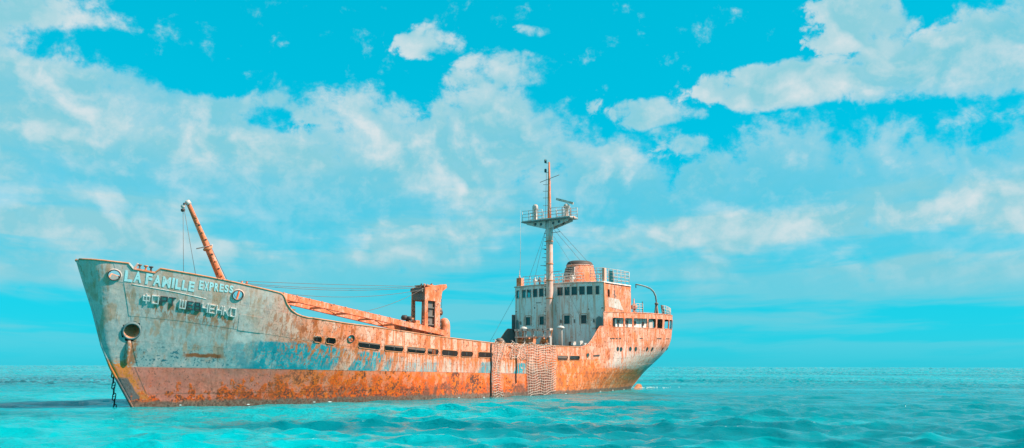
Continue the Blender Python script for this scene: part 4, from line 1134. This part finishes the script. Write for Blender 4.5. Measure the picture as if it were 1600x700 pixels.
MB().box((27.4, .2, 7.05), (.55, .3, .26)).build("winch_gearbox", "grey_steel", cr_)
MB().lathe((27.55, .2, 7.0), [(.05, -.2), (.26, -.16), (.26, .16), (.05, .2)], 10, ax=((1, 0, 0), (0, 0, 1), (0, 1, 0))).build("hoist_drum", "dark_steel", cr_)
wire((27.75, .2, 9.2), (27.8, .2, 6.9), r=.02, parent=cr_, name="hoist_rope")
for k, (a, b, c, d) in enumerate(((24.3, -.2, 6.0, .7), (24.0, -.5, 5.6, .5), (24.5, .35, 5.75, .6), (23.9, .1, 6.35, .35))):
    MB().lathe((a, b, c), [(.05, -d / 2), (d / 2, -d / 2 + .05), (d / 2, d / 2 - .05), (.05, d / 2)], 10, ax=((1, 0, 0), (0, 0, 1), (0, 1, 0)) if k % 2 else ((1, 0, 0), (0, 1, 0), (0, 0, 1))).build("crane_machinery", ("dark_steel", "grey_steel", "rust_orange", "dark_steel")[k], cr_)
MB().box((24.45, .35, 5.6), (.45, .45, 1.2)).build("control_box", "rust_orange", cr_)
MB().lathe((23.75, -.3, 6.2), [(.1, 0), (.26, .05), (.3, .25), (.2, .42)], 9).build("crane_lamp", "dark_steel", cr_)
# jib: two box legs joined by ties, resting on a crutch by the forecastle
jib = empty("crane_jib"); jib.parent = ship
A1, B1 = np.array((9.3, .80, 7.40)), np.array((27.2, 1.10, 5.22))
A2, B2 = np.array((9.3, -.80, 7.42)), np.array((27.2, -1.10, 5.18))
MB().bar(A1, B1, .30, .43).build("jib_leg", "rust_orange", jib)
MB().bar(A2, B2, .30, .40).build("jib_leg", "rust_orange", jib)
for f in (.02, .14, .27, .41, .55, .7, .86):
    p, q = A1 + (B1 - A1) * f, A2 + (B2 - A2) * f
    MB().bar(p - (0, .18, .12), q + (0, .18, -.12), .16, .14).build("jib_tie", "rust_deep", jib)
for f0, f1 in ((.27, .41), (.55, .7)):
    MB().bar(A1 + (B1 - A1) * f0 - (0, .18, .1), A2 + (B2 - A2) * f1 + (0, .18, -.1), .12, .1).build("jib_brace", "rust_deep", jib)
for f in np.linspace(.05, .95, 15):
    p = A1 + (B1 - A1) * f
    MB().box(p + (0, .175, .22), (.10, .02, .07)).build("jib_lug", "rust_deep", jib)
MB().box((10.2, 0, 5.6), (.3, 1.2, 2.6)).build("jib_crutch", "rust_deep", jib)
for t in (-.3, 0, .3): MB().lathe((9.1, t - .04, 7.3), [(.3, 0), (.3, .08)], 12, ax=((1, 0, 0), (0, 0, 1), (0, 1, 0))).build("jib_sheave", "dark_steel", jib)
MB().tube([(11.2, .55, 6.75), (11.2, .55, 6.2)], .03, 5).build("jib_hook", "dark_steel", jib)
# coil guide on the bulwark abaft the crane
rg = MB().lathe((29.6, 5.1, float(c_sh(29.6)) + .02), [(.34, 0), (.36, .2), (.30, .36), (.18, .44), (.02, .46)], 12).build("mushroom_vent", "grey_steel", ship)
MB().tube([(29.6 + .37 * math.cos(a), 5.1 + .37 * math.sin(a), float(c_sh(29.6)) + .12) for a in np.linspace(0, 2 * math.pi, 14, endpoint=False)], .04, 5, closed=True).build("vent_rim", "rust_deep", rg)

# ------------------------------------------------------------------ fore derrick post
dp0, dp1 = np.array((6.35, 0, 7.1)), np.array((2.92, 0, 12.89))
dk_ = MB().tube([dp0 + (dp1 - dp0) * f for f in np.linspace(0, 1, 8)], np.linspace(.27, .135, 8), 14).build("derrick_post", "rust_orange", ship)
d = (dp1 - dp0) / np.linalg.norm(dp1 - dp0)
MB().tube([dp1 - d * .1, dp1 + d * .18], [.2, .14], 10).build("post_cap", "rail_white", dk_)
q = dp0 + (dp1 - dp0) * .52
MB().tube([q + (-.25, -.85, 0), q + (-.25, .85, .1)], .04, 6).build("cross_tree", "mast_pink", dk_)
MB().lathe(q - d * .1, [(.27, 0), (.31, .03), (.31, .14), (.26, .17)], 12, ax=(np.cross((0, 1, 0), d), (0, 1, 0), d)).build("post_band", "rust_deep", dk_)
for k, dz_ in ((-.12, -.25), (-.1, -.5)):
    MB().lathe(dp1 + (-.28, k, dz_), [(.02, -.12), (.12, -.08), (.12, .08), (.02, .12)], 8, ax=((1, 0, 0), (0, 0, 1), (0, 1, 0))).build("pulley_block", "rail_white" if dz_ > -.3 else "dark_steel", dk_)
for k in range(9):
    q2 = dp0 + (dp1 - dp0) * (.22 + .078 * k)
    MB().box(q2 + np.array((.0, .24 - .012 * k, 0)), (.12, .10, .07)).build("post_cleat", "dark_steel" if k % 2 else "rust_deep", dk_)
MB().bar(dp1 + (-.32, 0, -.1), dp1 + (0, 0, -.02), .12, .12).build("post_bracket", "dark_steel", dk_)
tp = dp1 + (-.3, -.05, -.5)
wire(tp, (2.9, .1, 7.3), parent=ship); wire(tp + (.02, .1, 0), (4.0, .1, 7.2), parent=ship); wire(dp1 + (.1, 0, 0), (6.95, 0, 7.0), parent=ship)
# cables from the forecastle to the crane head
for (a, b, sg_) in (((6.9, .2, 8.12), (25.1, -.6, 9.12), .05), ((7.2, .6, 7.95), (25.1, -.2, 9.10), .25), ((7.4, -.4, 8.0), (25.1, .3, 9.0), .35), ((8.6, .4, 7.6), (25.1, .5, 8.8), .55), ((18.2, .6, 6.6), (25.1, .7, 8.95), .25)):
    wire(a, b, sg_, .016, "crane_cable")
for s_ in (6.6, 7.0): MB().bar((s_, .4, 6.4), (s_ + .5, .4, 8.1), .1, .1).build("cable_stand", "rust_orange", ship)

# ------------------------------------------------------------------ things hanging on the ship
def ship_thing(name, label, cat, group=None):
    o = empty(name, SHIP_LOC); o.rotation_euler = (0, 0, SHIP_ROT)
    return tag(o, label, cat, group)
def cargo_net(label, s0, s1, zt, zb, nv, nh, seed, wav=.07, taper=0., twist=0., r=.020, group=None, over=True):
    rg_ = np.random.default_rng(seed)
    root = ship_thing("cargo_net", label, "net", group)
    U = np.linspace(0, 1, nv); Q = np.linspace(0, 1, nh)
    ph1, ph2, ph3 = rg_.uniform(0, 6, 3)
    def pnt(u, q):
        mid = (s0 + s1) / 2
        s_ = mid + ((s0 + (s1 - s0) * u) - mid) * (1 - taper * math.sin(math.pi * min(1, q * 1.05)) ** .6) + .08 * math.sin(9 * q + ph1 + 3 * u) * (1 - q * .3) + twist * math.sin(q * 5 + ph2) * .25
        z = zt(u) + (zb(u) - zt(u)) * q + wav * math.sin(2 * math.pi * (u * 1.6) + ph1 + q * 4) + wav * .7 * math.sin(2 * math.pi * u * 3.3 + ph3 - q * 7)
        off = .10 + .05 * math.sin(5 * u + 7 * q + ph2) + .03 * rg_.normal()
        return on_hull(np.array(s_), np.array(z), max(off, .06))
    G = [[pnt(u, q) for q in Q] for u in U]
    for i in range(nv):
        P = list(G[i])
        if over: P = [P[0] + np.array((0, -.30, .0)), P[0] + np.array((0, -.12, .06))] + P
        MB().tube(P, r * rg_.uniform(.85, 1.15), 4).build("hanging_rope", "rope_cream", root)
    for j in range(nh):
        MB().tube([G[i][j] for i in range(nv)], r * rg_.uniform(.85, 1.2), 4).build("cross_rope", "rope_cream", root)
    return root
cargo_net("wide square cream rope cargo net hanging down the hull below the wheelhouse", 32.75, 37.15, lambda u: 4.36, lambda u: .05 + .30 * u * u, 13, 20, 3, .085)
cargo_net("bunched cream rope net draped over the bulwark left of the wide net", 30.2, 32.75, lambda u: 4.36, lambda u: 3.3 - .15 * u, 9, 9, 5, .14, .1, .5)
cargo_net("narrow twisted cream rope net dangling to the water left of the wide net", 27.75, 29.4, lambda u: 4.38, lambda u: .0, 6, 22, 9, .16, .38, .9)
MB().tube([on_hull(np.array(31.2 + .05 * math.sin(z * 3)), np.array(z), .09) for z in np.linspace(3.4, 1.1, 12)], .05, 5).build("hanging_strap", "dark_steel", hull)
MB().tube([on_hull(np.array(27.75 + .04 * math.sin(z * 3)), np.array(z), .08) for z in np.linspace(4.3, .1, 14)], .06, 5).build("hanging_strap", "dark_steel", hull)

# anchor chain on the far side of the stem
ch = ship_thing("anchor_chain", "dark iron anchor chain hanging into the water at the bow", "chain")
def chain_link(mesh=None):
    L, w_, r = .21, .085, .034
    P = [(w_ * math.cos(a) , 0, (L - w_) * (1 if math.sin(a) >= 0 else -1) + w_ * math.sin(a)) for a in np.linspace(0, 2 * math.pi, 16, endpoint=False)]
    mb = MB().tube(P, r, 6, closed=True); mb.tube([(-w_, 0, 0), (w_, 0, 0)], .022, 5)
    return mb.mesh("chain_link")
lm = chain_link(); lm.materials.append(MAT["chain_iron"])
z, k = 4.3, 0
while z > -.5:
    o = link("link", lm, "chain_iron", ch)
    o.location = (-1.0 + (4.3 - z) * .11, 1.05 + .05 * math.sin(z), z); o.rotation_euler = (0, math.radians(-4), math.radians(90 * (k % 2) + 50))
    z -= .335; k += 1

# ------------------------------------------------------------------ sea
def build_sea():
    radii = [4.0]
    while radii[-1] < 12000:
        r = radii[-1]; radii.append(r + max(.11, min(.00022 * r * r, .0065 * r)))
    radii = np.array(radii)
    a_f = np.linspace(-36, 36, 540); a_b = np.linspace(36, 324, 90)[1:-1]
    ang = np.radians(np.concatenate([a_f, a_b]))
    R, A = np.meshgrid(radii, ang, indexing='ij')
    X = R * np.sin(A); Y = R * np.cos(A)
    dr = np.gradient(radii)[:, None] * np.ones_like(X)
    Z = np.zeros_like(X); DX = np.zeros_like(X); DY = np.zeros_like(X)
    wr = np.random.default_rng(5)
    for i in range(96):
        lam = .75 * (5.0 / .75) ** wr.random() if i > 9 else wr.uniform(7, 18)
        th = math.radians(-100) + wr.normal() * (.5 if i > 9 else .35)
        k = 2 * math.pi / lam; amp = (.0100 * lam ** .62 if i > 9 else .0019 * lam) * wr.uniform(.5, 1.3)
        ph = wr.uniform(0, 6.28)
        fade = np.clip((lam / dr - 2.2) / 2.5, 0, 1)
        arg = k * (X * math.cos(th) + Y * math.sin(th)) + ph
        Z += amp * fade * np.sin(arg); c = amp * fade * np.cos(arg) * 1.15
        DX -= -c * math.cos(th); DY -= -c * math.sin(th)
    Z += wr.normal(size=Z.shape) * np.clip(R / 75. - 1.0, 0, 1) * np.minimum(.085 * dr, .6)
    # the water lies calmer along the hull
    cs, sn = math.cos(SHIP_ROT), math.sin(SHIP_ROT)
    s_ = (X - SHIP_LOC[0]) * cs + (Y - SHIP_LOC[1]) * sn
    t_ = (X - SHIP_LOC[0]) * sn - (Y - SHIP_LOC[1]) * cs
    dist = np.hypot(np.maximum(np.abs(s_ - 30) - 31, 0), np.maximum(np.abs(t_) - 5.0, 0))
    calm = .5 + .5 * np.clip(dist / 7., 0, 1)
    Z *= calm; DX *= calm; DY *= calm
    # patches of chop and slick
    slick = .75 + .35 * np.sin(X * .031 + 1.3 * np.sin(Y * .017)) * np.sin(Y * .043 + X * .01)
    Z *= slick
    n, m = X.shape
    co = np.stack([X + DX, Y + DY, Z], -1).reshape(-1, 3)
    cen = len(co); co = np.vstack([co, [[0, 0, 0]]])
    i, j = np.meshgrid(np.arange(n - 1), np.arange(m), indexing='ij'); j2 = (j + 1) % m
    q = np.stack([i * m + j, (i + 1) * m + j, (i + 1) * m + j2, i * m + j2], -1).reshape(-1, 4)[:, ::-1]
    me = bpy.data.meshes.new("sea")
    me.vertices.add(len(co)); me.vertices.foreach_set("co", co.ravel())
    tri = np.stack([np.full(m, cen), np.arange(m), (np.arange(m) + 1) % m], -1)[:, ::-1]
    loops = np.concatenate([q.ravel(), tri.ravel()])
    me.loops.add(len(loops)); me.loops.foreach_set("vertex_index", loops)
    nf = len(q) + m
    me.polygons.add(nf)
    st_ = np.concatenate([np.arange(len(q)) * 4, len(q) * 4 + np.arange(m) * 3])
    me.polygons.foreach_set("loop_start", st_)
    me.polygons.foreach_set("use_smooth", np.ones(nf, bool))
    me.update(calc_edges=True); me.validate()
    at = me.attributes.new("crest", 'FLOAT', 'POINT')
    sd = Z[:400].std() + 1e-6
    at.data.foreach_set("value", np.concatenate([np.clip(Z.ravel() / (2.4 * sd), 0, 1), [0]]))
    o = link("sea", me, "sea_water")
    o["kind"] = "structure"
    tag(o, "turquoise shallow sea with small choppy waves out to the horizon", "sea")
build_sea()
# flecks of foam where the swell meets the hull
mb = MB(); fr2 = np.random.default_rng(3)
for i in range(90):
    sg = fr2.uniform(-1, 62) if i < 14 else fr2.uniform(61, 66.5)
    if i < 14: p = on_hull(smap(sg, .05), .05, abs(fr2.normal()) * .22 + .03)
    else: p = np.array((sg, fr2.normal() * 1.6, .04)); p[0] += fr2.normal() * 1.2
    w_, l_ = fr2.uniform(.015, .04), fr2.uniform(.05, .24)
    z = .04 + fr2.uniform(0, .05)
    mb.lathe((p[0], p[1], z), [(.01, -.03), (l_, 0.), (l_ * .7, .02), (.01, .035)], 6, sy=w_ / l_ * 1.4)
fo = mb.build("sea_foam", "foam_white"); fo.location = SHIP_LOC; fo.rotation_euler = (0, 0, SHIP_ROT)
tag(fo, "thin white foam flecks along the waterline of the ship", "foam", kind="stuff")
